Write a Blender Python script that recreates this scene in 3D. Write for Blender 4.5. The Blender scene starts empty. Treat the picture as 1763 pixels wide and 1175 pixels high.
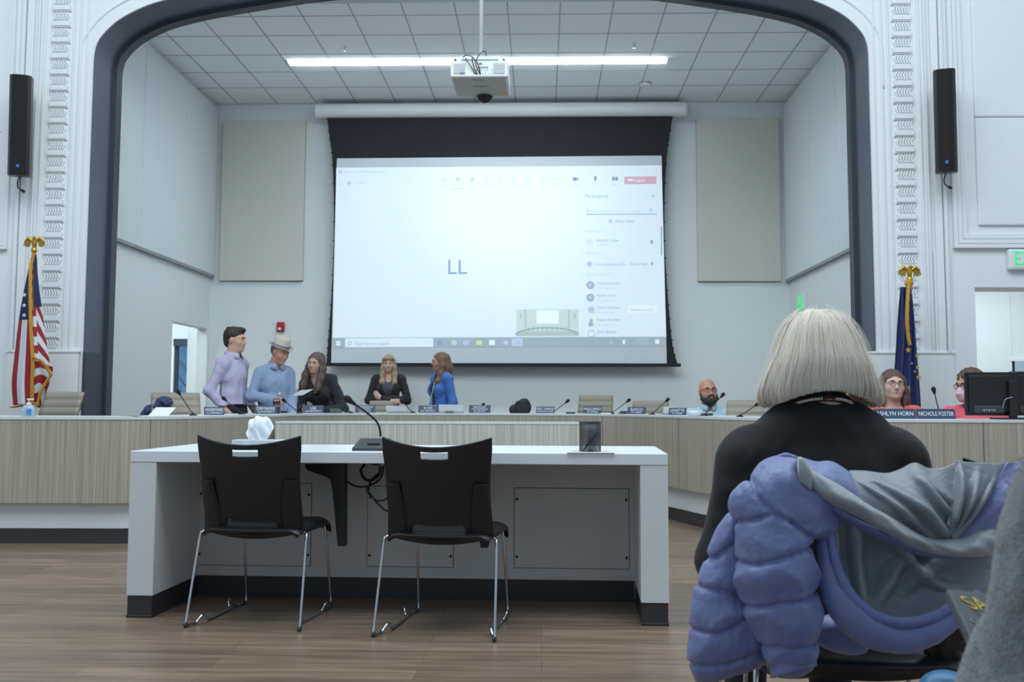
import bpy, bmesh, math, random
import numpy as np
from math import sin, cos, pi, radians, sqrt
from mathutils import Vector, Matrix, Euler
random.seed(7); np.random.seed(7)
C = bpy.context.scene.collection
SC = bpy.context.scene
V = Vector

# ---------------------------------------------------------------- camera
F = 1850.0; CX = 881.5; CY = 537.0            # focal length and principal point, pixels of the 1763x1175 frame
PITCH = math.atan(155.0/F); YAW = math.atan((933-CX)/F); ROLL = radians(0.15)
CAMZ = 1.0
RM = (Matrix.Rotation(YAW, 3, 'Z') @ Matrix.Rotation(pi/2+PITCH, 3, 'X') @ Matrix.Rotation(ROLL, 3, 'Z'))
cd = bpy.data.cameras.new('camera'); cam = bpy.data.objects.new('camera', cd); C.objects.link(cam)
cd.sensor_width = 36.0; cd.lens = F/1763*36.0
cd.shift_y = -(587.5-CY)/1763; cd.clip_start = 0.05; cd.clip_end = 200
cam.matrix_world = Matrix.Translation((0, 0, CAMZ)) @ RM.to_4x4()
SC.camera = cam
cd.dof.use_dof = True; cd.dof.focus_distance = 4.4; cd.dof.aperture_fstop = 8.0

def ray(px, py):
    return RM @ V(((px-CX)/F, -(py-CY)/F, -1.0))
def P(px, py, Y):                               # point seen at a pixel, in the plane y = Y
    d = ray(px, py); t = Y/d.y
    return V((d.x*t, Y, CAMZ+d.z*t))
def PZ(px, py, Z):
    d = ray(px, py); t = (Z-CAMZ)/d.z
    return V((d.x*t, d.y*t, Z))
def PX(px, py, X):
    d = ray(px, py); t = X/d.x
    return V((X, d.y*t, CAMZ+d.z*t))
def proj(p):
    q = RM.transposed() @ (V(p)-V((0, 0, CAMZ)))
    return CX+F*q.x/-q.z, CY-F*q.y/-q.z

# ---------------------------------------------------------------- light
SC.view_settings.view_transform = 'Standard'; SC.view_settings.look = 'None'
SC.view_settings.gamma = 1.0; SC.view_settings.use_curve_mapping = False
SC.view_settings.exposure = 0.6
w = bpy.data.worlds.new('world'); SC.world = w; w.use_nodes = True
w.node_tree.nodes['Background'].inputs[0].default_value = (0.64, 0.83, 1.0, 1)
w.node_tree.nodes['Background'].inputs[1].default_value = 0.36
def area(name, loc, target, sx, sy, power, col=(0.84, 0.95, 1.0)):
    l = bpy.data.lights.new(name, 'AREA'); l.shape = 'RECTANGLE'; l.size = sx; l.size_y = sy
    l.energy = power; l.color = col
    o = bpy.data.objects.new(name, l); C.objects.link(o); o.location = loc
    o.rotation_euler = (V(target)-V(loc)).to_track_quat('-Z', 'Y').to_euler()
    return o
area('hall_ceiling_light', (-0.5, 4.2, 7.6), (-0.5, 6.5, 0), 11.0, 4.5, 470)
area('corridor_light', (5.3, 12.0, 2.75), (5.3, 12.0, 0), 1.6, 1.6, 36)
area('corridor_light', (-5.9, 14.2, 2.9), (-5.9, 14.2, 0), 0.9, 2.5, 60)

# ---------------------------------------------------------------- materials
def lin(c):
    c = c/255.0
    return c/12.92 if c <= 0.04045 else ((c+0.055)/1.055)**2.4
def rgb(r, g, b): return (lin(r), lin(g), lin(b), 1.0)
def mat(name, col, rough=0.6, metal=0.0, nscale=0, namt=0.0, bump=0.0, stretch=(1, 1, 1), coat=0.0, emit=None, estr=0.0, spec=0.5, bscale=None, bdist=0.01, sheen=0.0, alpha=1.0):
    m = bpy.data.materials.new(name); m.use_nodes = True
    nt = m.node_tree; b = nt.nodes['Principled BSDF']
    b.inputs['Base Color'].default_value = col
    b.inputs['Roughness'].default_value = rough
    b.inputs['Metallic'].default_value = metal
    b.inputs['Specular IOR Level'].default_value = spec
    b.inputs['Coat Weight'].default_value = coat
    b.inputs['Sheen Weight'].default_value = sheen
    b.inputs['Alpha'].default_value = alpha
    if emit:
        b.inputs['Emission Color'].default_value = emit; b.inputs['Emission Strength'].default_value = estr
    if nscale:
        tc = nt.nodes.new('ShaderNodeTexCoord'); mp = nt.nodes.new('ShaderNodeMapping')
        mp.inputs['Scale'].default_value = stretch
        nt.links.new(tc.outputs['Object'], mp.inputs['Vector'])
        n = nt.nodes.new('ShaderNodeTexNoise'); n.inputs['Scale'].default_value = nscale
        n.inputs['Detail'].default_value = 4; n.inputs['Roughness'].default_value = 0.6
        nt.links.new(mp.outputs[0], n.inputs['Vector'])
        r = nt.nodes.new('ShaderNodeMapRange')
        r.inputs['From Min'].default_value = 0.25; r.inputs['From Max'].default_value = 0.75
        r.inputs['To Min'].default_value = 1-namt; r.inputs['To Max'].default_value = 1+namt
        nt.links.new(n.outputs['Fac'], r.inputs['Value'])
        mx = nt.nodes.new('ShaderNodeVectorMath'); mx.operation = 'SCALE'
        mx.inputs[0].default_value = col[:3]
        nt.links.new(r.outputs[0], mx.inputs['Scale'])
        nt.links.new(mx.outputs[0], b.inputs['Base Color'])
        if bump:
            n2 = n
            if bscale:
                n2 = nt.nodes.new('ShaderNodeTexNoise'); n2.inputs['Scale'].default_value = bscale
                n2.inputs['Detail'].default_value = 3
                nt.links.new(mp.outputs[0], n2.inputs['Vector'])
            bp = nt.nodes.new('ShaderNodeBump'); bp.inputs['Strength'].default_value = bump
            bp.inputs['Distance'].default_value = bdist
            nt.links.new(n2.outputs['Fac'], bp.inputs['Height'])
            nt.links.new(bp.outputs[0], b.inputs['Normal'])
    return m
def laminate(name, c1, c2, scale=150, zs=0.006):
    m = bpy.data.materials.new(name); m.use_nodes = True
    nt = m.node_tree; b = nt.nodes['Principled BSDF']; b.inputs['Roughness'].default_value = 0.55
    tc = nt.nodes.new('ShaderNodeTexCoord'); mp = nt.nodes.new('ShaderNodeMapping')
    mp.inputs['Scale'].default_value = (1, 1, zs); nt.links.new(tc.outputs['Object'], mp.inputs['Vector'])
    n = nt.nodes.new('ShaderNodeTexNoise'); n.inputs['Scale'].default_value = scale; n.inputs['Detail'].default_value = 5
    n.inputs['Roughness'].default_value = 0.75
    nt.links.new(mp.outputs[0], n.inputs['Vector'])
    cr = nt.nodes.new('ShaderNodeValToRGB'); cr.color_ramp.elements[0].position = 0.36; cr.color_ramp.elements[1].position = 0.64
    cr.color_ramp.elements[0].color = c1; cr.color_ramp.elements[1].color = c2
    nt.links.new(n.outputs['Fac'], cr.inputs[0]); nt.links.new(cr.outputs[0], b.inputs['Base Color'])
    return m
def planks(name):
    m = bpy.data.materials.new(name); m.use_nodes = True
    nt = m.node_tree; b = nt.nodes['Principled BSDF']; b.inputs['Roughness'].default_value = 0.34
    tc = nt.nodes.new('ShaderNodeTexCoord')
    br = nt.nodes.new('ShaderNodeTexBrick'); br.offset = 0.37; br.inputs['Scale'].default_value = 1.0
    br.inputs['Brick Width'].default_value = 1.25; br.inputs['Row Height'].default_value = 0.152
    br.inputs['Mortar Size'].default_value = 0.0012; br.inputs['Mortar Smooth'].default_value = 0.3
    br.inputs['Color1'].default_value = rgb(128, 106, 88); br.inputs['Color2'].default_value = rgb(150, 125, 106)
    br.inputs['Mortar'].default_value = rgb(84, 68, 56)
    nt.links.new(tc.outputs['Object'], br.inputs['Vector'])
    mp = nt.nodes.new('ShaderNodeMapping'); mp.inputs['Scale'].default_value = (1.1, 14, 1)
    nt.links.new(tc.outputs['Object'], mp.inputs['Vector'])
    n = nt.nodes.new('ShaderNodeTexNoise'); n.inputs['Scale'].default_value = 1.6; n.inputs['Detail'].default_value = 6
    n.inputs['Distortion'].default_value = 0.4
    nt.links.new(mp.outputs[0], n.inputs['Vector'])
    r = nt.nodes.new('ShaderNodeMapRange'); r.inputs['From Min'].default_value = 0.3; r.inputs['From Max'].default_value = 0.7
    r.inputs['To Min'].default_value = 0.52; r.inputs['To Max'].default_value = 1.06
    nt.links.new(n.outputs['Fac'], r.inputs['Value'])
    mx = nt.nodes.new('ShaderNodeVectorMath'); mx.operation = 'SCALE'
    nt.links.new(br.outputs['Color'], mx.inputs[0]); nt.links.new(r.outputs[0], mx.inputs['Scale'])
    nt.links.new(mx.outputs[0], b.inputs['Base Color'])
    return m
M = {}
M['wall'] = mat('white_wall_paint', rgb(226, 232, 234), 0.7, nscale=30, namt=0.015)
M['plaster'] = mat('white_plaster', rgb(232, 234, 235), 0.6, nscale=20, namt=0.02)
M['panel'] = mat('white_acoustic_fabric', rgb(219, 226, 229), 0.9, nscale=300, namt=0.05, bump=0.2)
M['beige'] = mat('beige_acoustic_fabric', rgb(212, 211, 202), 0.95, nscale=300, namt=0.05, bump=0.3)
M['edge'] = mat('grey_panel_edge', rgb(150, 158, 162), 0.8, nscale=60, namt=0.03)
M['tile'] = mat('ceiling_tile', rgb(238, 244, 248), 0.9, nscale=160, namt=0.05, bump=0.2)
M['tbar'] = mat('ceiling_grid_metal', rgb(150, 160, 166), 0.5, nscale=40, namt=0.03)
M['arch'] = mat('slate_arch_paint', rgb(88, 96, 112), 0.5, nscale=8, namt=0.05)
M['archd'] = mat('dark_slate_arch_paint', rgb(56, 62, 74), 0.5, nscale=8, namt=0.05)
M['floor'] = planks('vinyl_plank_floor')
M['black_base'] = mat('black_rubber_base', rgb(52, 52, 54), 0.5, nscale=30, namt=0.08)
M['lam'] = laminate('grey_oak_laminate', rgb(146, 138, 124), rgb(188, 179, 163))
M['lam_light'] = laminate('pale_striped_laminate', rgb(168, 166, 154), rgb(214, 213, 203), 75)
M['worktop'] = mat('white_worktop', rgb(214, 218, 218), 0.35, nscale=40, namt=0.02)
M['white_lam'] = mat('white_laminate', rgb(222, 225, 226), 0.4, nscale=60, namt=0.02)
M['table_top'] = mat('white_table_top', rgb(232, 236, 240), 0.25, nscale=60, namt=0.01)
M['modesty'] = mat('grey_white_panel', rgb(205, 204, 202), 0.5, nscale=40, namt=0.02)
M['gap'] = mat('shadow_gap', rgb(60, 60, 62), 0.8, nscale=40, namt=0.02)
M['black_plastic'] = mat('black_plastic', rgb(27, 27, 30), 0.36, nscale=400, namt=0.15, bump=0.08, bdist=0.002)
M['black_metal'] = mat('black_metal', rgb(24, 24, 26), 0.4, 0.0, nscale=40, namt=0.1)
M['chrome'] = mat('brushed_steel', rgb(200, 202, 205), 0.22, 1.0, nscale=60, namt=0.04)
M['black_cloth'] = mat('black_speaker_cloth', rgb(24, 24, 27), 0.85, nscale=300, namt=0.2)
M['gold'] = mat('gilt_metal', rgb(205, 165, 75), 0.32, 1.0, nscale=30, namt=0.1)
M['white_plastic'] = mat('white_plastic', rgb(228, 231, 233), 0.4, nscale=50, namt=0.02)
M['grey_plastic'] = mat('grey_plastic', rgb(150, 153, 155), 0.5, nscale=50, namt=0.03)
M['dark_grey'] = mat('dark_grey_plastic', rgb(58, 62, 68), 0.5, nscale=60, namt=0.06)
M['screen_black'] = mat('black_screen_border', rgb(30, 32, 38), 0.8, nscale=80, namt=0.06)
M['screen_white'] = mat('matte_white_screen', rgb(214, 222, 228), 0.9, nscale=90, namt=0.01)
M['red_plastic'] = mat('red_plastic', rgb(176, 40, 46), 0.4, nscale=30, namt=0.05)
M['yellow'] = mat('yellow_sticker', rgb(205, 180, 50), 0.5, nscale=30, namt=0.05)
M['paper'] = mat('white_paper', rgb(236, 238, 240), 0.7, nscale=30, namt=0.02)
M['navy_plate'] = mat('navy_plate', rgb(44, 62, 92), 0.45, nscale=30, namt=0.04)
M['white_ink'] = mat('white_lettering', rgb(226, 230, 236), 0.6, nscale=30, namt=0.02)
M['dark_ink'] = mat('dark_lettering', rgb(70, 74, 80), 0.6, nscale=30, namt=0.02)
M['tan'] = mat('tan_leather', rgb(146, 136, 122), 0.5, nscale=90, namt=0.06, bump=0.15, bdist=0.003)

# ---------------------------------------------------------------- object helpers
def tag(o, label=None, cat=None, group=None, kind=None):
    if label: o['label'] = label
    if cat: o['category'] = cat
    if group: o['group'] = group
    if kind: o['kind'] = kind
    return o
def thing(name, loc, label, cat, group=None, rotz=0.0):
    o = bpy.data.objects.new(name, None); C.objects.link(o)
    o.empty_display_size = 0.1
    o.matrix_basis = Matrix.Translation(loc) @ Matrix.Rotation(rotz, 4, 'Z')
    return tag(o, label, cat, group)
def copy_tree(o, parent=None, loc=None, rotz=None, label=None, group=None):
    c = o.copy(); C.objects.link(c)
    if parent is not None: c.parent = parent
    for ch in list(o.children): copy_tree(ch, c)
    if loc is not None: c.matrix_basis = Matrix.Translation(loc) @ Matrix.Rotation(rotz or 0.0, 4, 'Z')
    if label: c['label'] = label
    if group: c['group'] = group
    return c
def mesh_obj(name, me, mats, parent=None, world=False):
    o = bpy.data.objects.new(name, me); C.objects.link(o)
    for m in (mats if isinstance(mats, (list, tuple)) else [mats]):
        me.materials.append(m)
    if parent is not None:
        if world:
            chain = Matrix.Identity(4); q = parent
            while q is not None: chain = q.matrix_basis @ chain; q = q.parent
            me.transform(chain.inverted())
        o.parent = parent
    return o
class MB:
    def __init__(s): s.bm = bmesh.new(); s.mi = 0
    def _mark(s, faces):
        for f in faces: f.material_index = s.mi
    def box(s, lo, hi, mt=None):
        r = bmesh.ops.create_cube(s.bm, size=1.0)
        lo = V(lo); hi = V(hi); c = (lo+hi)/2; d = hi-lo
        for v in r['verts']:
            v.co = V((v.co.x*d.x, v.co.y*d.y, v.co.z*d.z))+c
            if mt is not None: v.co = mt @ v.co
        s._mark({f for v in r['verts'] for f in v.link_faces}); return s
    def ell(s, c, r, mt=None, u=16, v=10):
        q = bmesh.ops.create_uvsphere(s.bm, u_segments=u, v_segments=v, radius=1.0)
        r = (r, r, r) if isinstance(r, (int, float)) else r
        for x in q['verts']:
            x.co = V((x.co.x*r[0], x.co.y*r[1], x.co.z*r[2]))
            if mt is not None: x.co = mt @ x.co
            x.co += V(c)
        s._mark({f for x in q['verts'] for f in x.link_faces}); return s
    def rings(s, rs, cap=True, closed=True):
        vs = [[s.bm.verts.new(p) for p in r] for r in rs]; fs = []
        n = len(vs[0])
        for a, b in zip(vs, vs[1:]):
            for i in range(n if closed else n-1):
                j = (i+1) % n
                fs.append(s.bm.faces.new((a[i], a[j], b[j], b[i])))
        if cap and closed:
            fs.append(s.bm.faces.new(vs[0][::-1])); fs.append(s.bm.faces.new(vs[-1]))
        s._mark(fs); return s
    def tube(s, pts, r, n=8, cap=True):
        pts = [V(p) for p in pts]; rs = []
        rad = r if isinstance(r, (list, tuple)) else [r]*len(pts)
        t0 = (pts[1]-pts[0]).normalized()
        up = V((0, 0, 1)) if abs(t0.z) < 0.9 else V((1, 0, 0))
        nrm = t0.cross(up).normalized()
        for i, p in enumerate(pts):
            t = (pts[min(i+1, len(pts)-1)]-pts[max(i-1, 0)]).normalized()
            nrm = (nrm-t*nrm.dot(t)).normalized(); bn = t.cross(nrm)
            rs.append([p+(nrm*cos(2*pi*k/n)+bn*sin(2*pi*k/n))*rad[i] for k in range(n)])
        return s.rings(rs, cap)
    def cyl(s, a, b, r, r2=None, n=20): return s.tube([a, b], [r, r if r2 is None else r2], n)
    def lathe(s, prof, c=(0, 0, 0), n=24):
        c = V(c)
        return s.rings([[c+V((r*cos(2*pi*k/n), r*sin(2*pi*k/n), z)) for k in range(n)] for r, z in prof])
    def prism(s, poly, off):
        """polygon of 3-D points pushed along the vector off"""
        a = [s.bm.verts.new(V(p)) for p in poly]; b = [s.bm.verts.new(V(p)+V(off)) for p in poly]
        n = len(a); fs = [s.bm.faces.new(a), s.bm.faces.new(b[::-1])]
        for i in range(n): fs.append(s.bm.faces.new((a[(i+1) % n], a[i], b[i], b[(i+1) % n])))
        s._mark(fs); return s
    def grid(s, rows, mfun=None, closed=False):
        vs = [[s.bm.verts.new(p) for p in r] for r in rows]
        n = len(vs[0])
        for i in range(len(vs)-1):
            for j in range(n if closed else n-1):
                k = (j+1) % n
                try: f = s.bm.faces.new((vs[i][j], vs[i][k], vs[i+1][k], vs[i+1][j]))
                except ValueError: continue
                f.material_index = mfun(i, j) if mfun else s.mi
        return s
    def build(s, name, mats, parent=None, world=False, smooth=False, bevel=0.0, solid=0.0, sub=0, seg=2):
        bmesh.ops.recalc_face_normals(s.bm, faces=s.bm.faces)
        me = bpy.data.meshes.new(name); s.bm.to_mesh(me); s.bm.free()
        if smooth:
            for p in me.polygons: p.use_smooth = True
        o = mesh_obj(name, me, mats, parent, world)
        if solid:
            md = o.modifiers.new('solid', 'SOLIDIFY'); md.thickness = solid; md.offset = 0
        if bevel:
            md = o.modifiers.new('bevel', 'BEVEL'); md.width = bevel; md.segments = seg; md.limit_method = 'ANGLE'
            md.angle_limit = radians(40)
        if sub:
            md = o.modifiers.new('sub', 'SUBSURF'); md.levels = sub; md.render_levels = sub
        return o
def spline(pts, n):
    """Catmull-Rom through the points, n samples per span"""
    p = [V(q) for q in pts]; p = [p[0]*2-p[1]]+p+[p[-1]*2-p[-2]]; out = []
    for i in range(1, len(p)-2):
        a, b, c, d = p[i-1:i+3]
        for k in range(n):
            t = k/n
            out.append(0.5*((2*b)+(c-a)*t+(2*a-5*b+4*c-d)*t*t+(3*b-a-3*c+d)*t**3))
    out.append(p[-2]); return out
def text(name, body, size, loc, rot, m, parent=None, align='CENTER', depth=0.0008, width=None, world=True, fit=None):
    cu = bpy.data.curves.new(name, 'FONT'); cu.body = body; cu.size = size; cu.align_x = align; cu.align_y = 'CENTER'
    cu.extrude = depth; cu.resolution_u = 3
    tmp = bpy.data.objects.new('tmp', cu); C.objects.link(tmp)
    dg = bpy.context.evaluated_depsgraph_get(); dg.update()
    me = bpy.data.meshes.new_from_object(tmp.evaluated_get(dg)); bpy.data.objects.remove(tmp); bpy.data.curves.remove(cu)
    if width:
        xs = [v.co.x for v in me.vertices]; wd = max(xs)-min(xs)
        if wd > 0: me.transform(Matrix.Diagonal((width/wd, 1, 1, 1)))
    if fit:
        xs = [v.co.x for v in me.vertices]; wd = max(xs)-min(xs)
        if wd > fit: me.transform(Matrix.Diagonal((fit/wd, 1, 1, 1)))
    me.name = name
    mt = Matrix.Translation(loc) @ (rot if isinstance(rot, Matrix) else Euler(rot).to_matrix().to_4x4())
    me.transform(mt); me.materials.clear()
    return mesh_obj(name, me, m, parent, world)
FACE = (pi/2, 0, 0)                              # lettering that faces the hall

# ---------------------------------------------------------------- signed-distance modelling (bodies, hair, cloth)
import openvdb
class SDF:
    """smooth union of round cones and ellipsoids, meshed as one continuous surface"""
    def __init__(s, vox): s.v = vox; s.ops = []; s.fn = []
    def cap(s, a, b, ra, rb=None, k=0.02, op='u', sq=None):
        s.ops.append(('c', np.array(a, float), np.array(b, float), ra, ra if rb is None else rb, k, op, sq)); return s
    def chain(s, pts, rad, k=0.02, op='u'):
        for i in range(len(pts)-1): s.cap(pts[i], pts[i+1], rad[i], rad[i+1], k, op)
        return s
    def ell(s, c, r, rot=None, k=0.02, op='u'):
        R = np.array(rot.to_matrix() if isinstance(rot, Euler) else rot) if rot is not None else np.eye(3)
        s.ops.append(('e', np.array(c, float), np.array(r, float), R, None, k, op, None)); return s
    def xf(s, mt):
        """apply a 4x4 to every op so far"""
        A = np.array(mt); R = A[:3, :3]; sc = np.cbrt(abs(np.linalg.det(R))); T = A[:3, 3]; out = []
        for o in s.ops:
            if o[0] == 'c': out.append(('c', R@o[1]+T, R@o[2]+T, o[3]*sc, o[4]*sc, o[5]*sc)+o[6:])
            else: out.append(('e', R@o[1]+T, o[2]*sc, (R/sc)@o[3], None, o[5]*sc)+o[6:])
        s.ops = out; return s
    def add(s, other): s.ops += other.ops; return s
    def _bb(s, o):
        if o[0] == 'c':
            r = max(o[3], o[4]); return np.minimum(o[1], o[2])-r, np.maximum(o[1], o[2])+r
        r = np.sqrt(((o[3]*o[2])**2).sum(1)); return o[1]-r, o[1]+r
    def mesh(s, name, pad=0.03, clip=None):
        v = s.v
        us = [s._bb(o) for o in s.ops if o[6] == 'u']
        lo = np.min([b[0] for b in us], 0)-pad; hi = np.max([b[1] for b in us], 0)+pad
        n = np.ceil((hi-lo)/v).astype(int)+1
        D = np.full(n, 0.3, np.float32)
        ax = [(lo[i]+v*np.arange(n[i])).astype(np.float32) for i in range(3)]
        for o in s.ops:
            b0, b1 = s._bb(o); k = max(o[5], 1e-4); m = k*1.3+4*v
            i0 = np.clip(((b0-m-lo)/v).astype(int), 0, n); i1 = np.clip(((b1+m-lo)/v).astype(int)+2, 0, n)
            if np.any(i1 <= i0): continue
            X = ax[0][i0[0]:i1[0], None, None]; Y = ax[1][None, i0[1]:i1[1], None]; Z = ax[2][None, None, i0[2]:i1[2]]
            if o[0] == 'c':
                a, b = o[1], o[2]; ab = b-a; L = max(ab@ab, 1e-9)
                t = np.clip(((X-a[0])*ab[0]+(Y-a[1])*ab[1]+(Z-a[2])*ab[2])/L, 0, 1)
                d = np.sqrt((X-a[0]-t*ab[0])**2+(Y-a[1]-t*ab[1])**2+(Z-a[2]-t*ab[2])**2)-(o[3]+t*(o[4]-o[3]))
            else:
                c, r, R = o[1], o[2], o[3]
                x, y, z = X-c[0], Y-c[1], Z-c[2]
                q = [(R[0, i]*x+R[1, i]*y+R[2, i]*z)/r[i] for i in range(3)]
                k0 = np.sqrt(q[0]**2+q[1]**2+q[2]**2)
                k1 = np.sqrt((q[0]/r[0])**2+(q[1]/r[1])**2+(q[2]/r[2])**2)+1e-6
                d = np.where(k0 < 1e-3, -min(r), k0*(k0-1)/k1)
            S = D[i0[0]:i1[0], i0[1]:i1[1], i0[2]:i1[2]]
            if o[6] == 'u':
                h = np.maximum(k-np.abs(S-d), 0)/k; S[:] = np.minimum(S, d)-h*h*k/4
            else:
                d = -d; h = np.maximum(k-np.abs(S-d), 0)/k; S[:] = np.maximum(S, d)+h*h*k/4
        X = ax[0][:, None, None]; Y = ax[1][None, :, None]; Z = ax[2][None, None, :]
        for f in s.fn: D = f(D, X, Y, Z).astype(np.float32)
        D[0] = D[-1] = 0.3; D[:, 0] = D[:, -1] = 0.3; D[:, :, 0] = D[:, :, -1] = 0.3
        g = openvdb.FloatGrid(0.3); g.copyFromArray(np.ascontiguousarray(np.clip(D, -0.3, 0.3)))
        pts, quads = g.convertToQuads(0.0)
        pts = pts*v+lo
        me = bpy.data.meshes.new(name)
        q = np.asarray(quads)[:, ::-1]
        me.vertices.add(len(pts)); me.vertices.foreach_set('co', np.ascontiguousarray(pts, np.float32).ravel())
        me.loops.add(q.size); me.loops.foreach_set('vertex_index', np.ascontiguousarray(q, np.int32).ravel())
        me.polygons.add(len(q)); me.polygons.foreach_set('loop_start', np.arange(0, q.size, 4, dtype=np.int32))
        me.polygons.foreach_set('loop_total', np.full(len(q), 4, np.int32))
        me.update(calc_edges=True); me.validate()
        # keep the outside facing out
        tri = pts[q[:, :3]]; vol = np.einsum('ij,ij->i', tri[:, 0], np.cross(tri[:, 1], tri[:, 2])).sum()
        if vol < 0: me.flip_normals()
        me.polygons.foreach_set('use_smooth', np.ones(len(q), bool))
        return me
    def build(s, name, m, parent=None, world=False, pad=0.03):
        return mesh_obj(name, s.mesh(name, pad), m, parent, world)
def folds(amp, fx, fy, fz, ph=0.0, amp2=0.0, fr2=3.1):
    """irregular soft creases of cloth: warped sums of waves in scattered directions"""
    rg = random.Random(int(1000*(amp*77+fx+2*fy+3*fz+ph*11)))
    W = []
    for i in range(7):
        d = V((rg.uniform(-1, 1), rg.uniform(-1, 1), rg.uniform(-0.8, 0.8))); f = rg.uniform(0.6, 1.9)
        W.append((d.x*fx*f, d.y*fy*f, d.z*fz*f, rg.uniform(0, 6.28), 1/f))
    def fn(D, X, Y, Z):
        wx = 0.05*np.sin(9*Y+7*Z+ph); n = 0
        for a, b_, c, p_, w_ in W: n = n+w_*np.sin(a*(X+wx)+b_*Y+c*(Z+wx)+p_)
        n = np.clip(n/2.6, -1, 1)
        return D+amp*(np.abs(n)*1.6-0.7)*1.2+(amp2 and amp2*np.sin(n*5+fz*Z))
    return fn
# ================================================================ the room
YA = 10.2; YB = 14.5; AT = 0.42                   # proscenium front, back wall, proscenium thickness
XL = P(371, 182, YB).x; XR = P(1353, 176, YB).x; ZC = P(862, 178, YB).z
def struct(name, mb, m, **kw):
    o = mb.build(name, m, **kw); return tag(o, kind='structure')
b = MB(); b.box((-8.5, -1.0, -0.1), (8.0, 16.0, 0.0)); struct('floor', b, M['floor'])
b = MB(); b.box((XL-0.3, YB, 0), (XR+0.3, YB+0.15, ZC+0.3)); struct('wall_back', b, M['wall'])
b = MB(); b.box((XR, YA+AT, 0), (XR+0.2, YB, ZC+0.2)); struct('wall_right', b, M['wall'])
# left stage wall with its doorway
d0 = PX(297, 553, XL); d1 = PX(357, 568, XL); DT = 0.14
b = MB()
b.box((XL-DT, YA+AT, 0), (XL, d0.y, ZC+0.2)); b.box((XL-DT, d1.y, 0), (XL, YB, ZC+0.2))
b.box((XL-DT, d0.y, d0.z), (XL, d1.y, ZC+0.2)); struct('wall_left', b, M['wall'])
# proscenium wall with the arch
axc = (P(153, 375, YA).x+P(1501, 375, YA).x)/2; ahw = (P(1501, 375, YA).x-P(153, 375, YA).x)/2
prof = [(0, 0), (0, 4.10), (0.0, 4.35), (0.006, 4.51), (0.05, 4.65), (0.18, 4.80), (0.334, 4.906), (0.534, 5.0), (0.734, 5.06), (1.0, 5.12), (1.4, 5.19), (2.0, 5.28), (2.8, 5.35), (ahw, 5.38)]
kz = YA/10.5; prof = [(x*kz if x < ahw else ahw, 1+(z-1)*kz if z > 0 else 0) for x, z in prof]
arch = [(axc-ahw+x, z) for x, z in prof]+[(axc+ahw-x, z) for x, z in prof[-2::-1]]
# smooth the curve
sm = spline([V((x, 0, z)) for x, z in arch[1:-1]], 5); arch = [arch[0]]+[(p.x, p.z) for p in sm]+[arch[-1]]
# ceiling of the stage: tiles and grid
b = MB(); b.box((XL, YA+AT+0.13, ZC), (XR, YB, ZC+0.1)); cei = struct('ceiling', b, M['tile'])
b = MB(); tx = 70/1850*YB; x0 = P(547, 176, YB).x
k = math.ceil((XL-x0)/tx)
while x0+k*tx < XR:
    x = x0+k*tx; b.box((x-0.006, YA+AT+0.13, ZC-0.003), (x+0.006, YB, ZC+0.002)); k += 1
yy = YB-0.02
for k in range(7):
    y = PZ(1000, [176, 148, 121, 91, 58, 24, -12][k], ZC).y
    b.box((XL, y-0.006, ZC-0.0029), (XR, y+0.006, ZC+0.002))
b.build('ceiling_grid', M['tbar'], cei)
ZT = 6.4
ro = P(1678, 495, YA)
b = MB()
def slab(x0, x1, z0, z1): b.box((x0, YA, z0), (x1, YA+AT, z1))
slab(-8.5, axc-ahw, 0, ZT); slab(axc+ahw, ro.x, 0, ZT); slab(ro.x, ro.x+1.6, ro.z, ZT); slab(ro.x+1.6, 8.0, 0, ZT)
up = [(x, z) for x, z in arch[1:-1]]
for (xa, za), (xb, zb) in zip(up, up[1:]):
    if xb-xa > 1e-4: b.prism([(xa, YA, za), (xb, YA, zb), (xb, YA, ZT), (xa, YA, ZT)], (0, AT, 0))
struct('wall_front', b, M['plaster'])
# slate lining of the arch and its darker inner rim
def band(y0, y1, inset, th, m, name):
    b = MB(); rs = []
    n = len(arch)
    for i, (x, z) in enumerate(arch):
        a = V(arch[max(i-1, 0)]); c = V(arch[min(i+1, n-1)]); t = (c-a).normalized(); nn = V((t.y, -t.x))
        o = V((x, z))+nn*inset; q = V((x, z))+nn*(inset+th)
        rs.append([(o.x, y0, o.y), (o.x, y1, o.y), (q.x, y1, q.y), (q.x, y0, q.y)])
    b.rings(rs); return struct(name, b, m)
band(YA-0.012, YA+AT, -0.002, 0.012, M['arch'], 'trim_1')
band(YA+AT, YA+AT+0.14, -0.002, 0.06, M['archd'], 'trim_2')
pz = P(160, 606, YA).z
b = MB()
for s in (-1, 1):
    x = axc+s*ahw
    b.box((min(x, x-s*0.03), YA-0.03, 0), (max(x, x-s*0.03), YA+AT+0.16, pz))
struct('trim_3', b, M['archd'], bevel=0.006)
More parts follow.
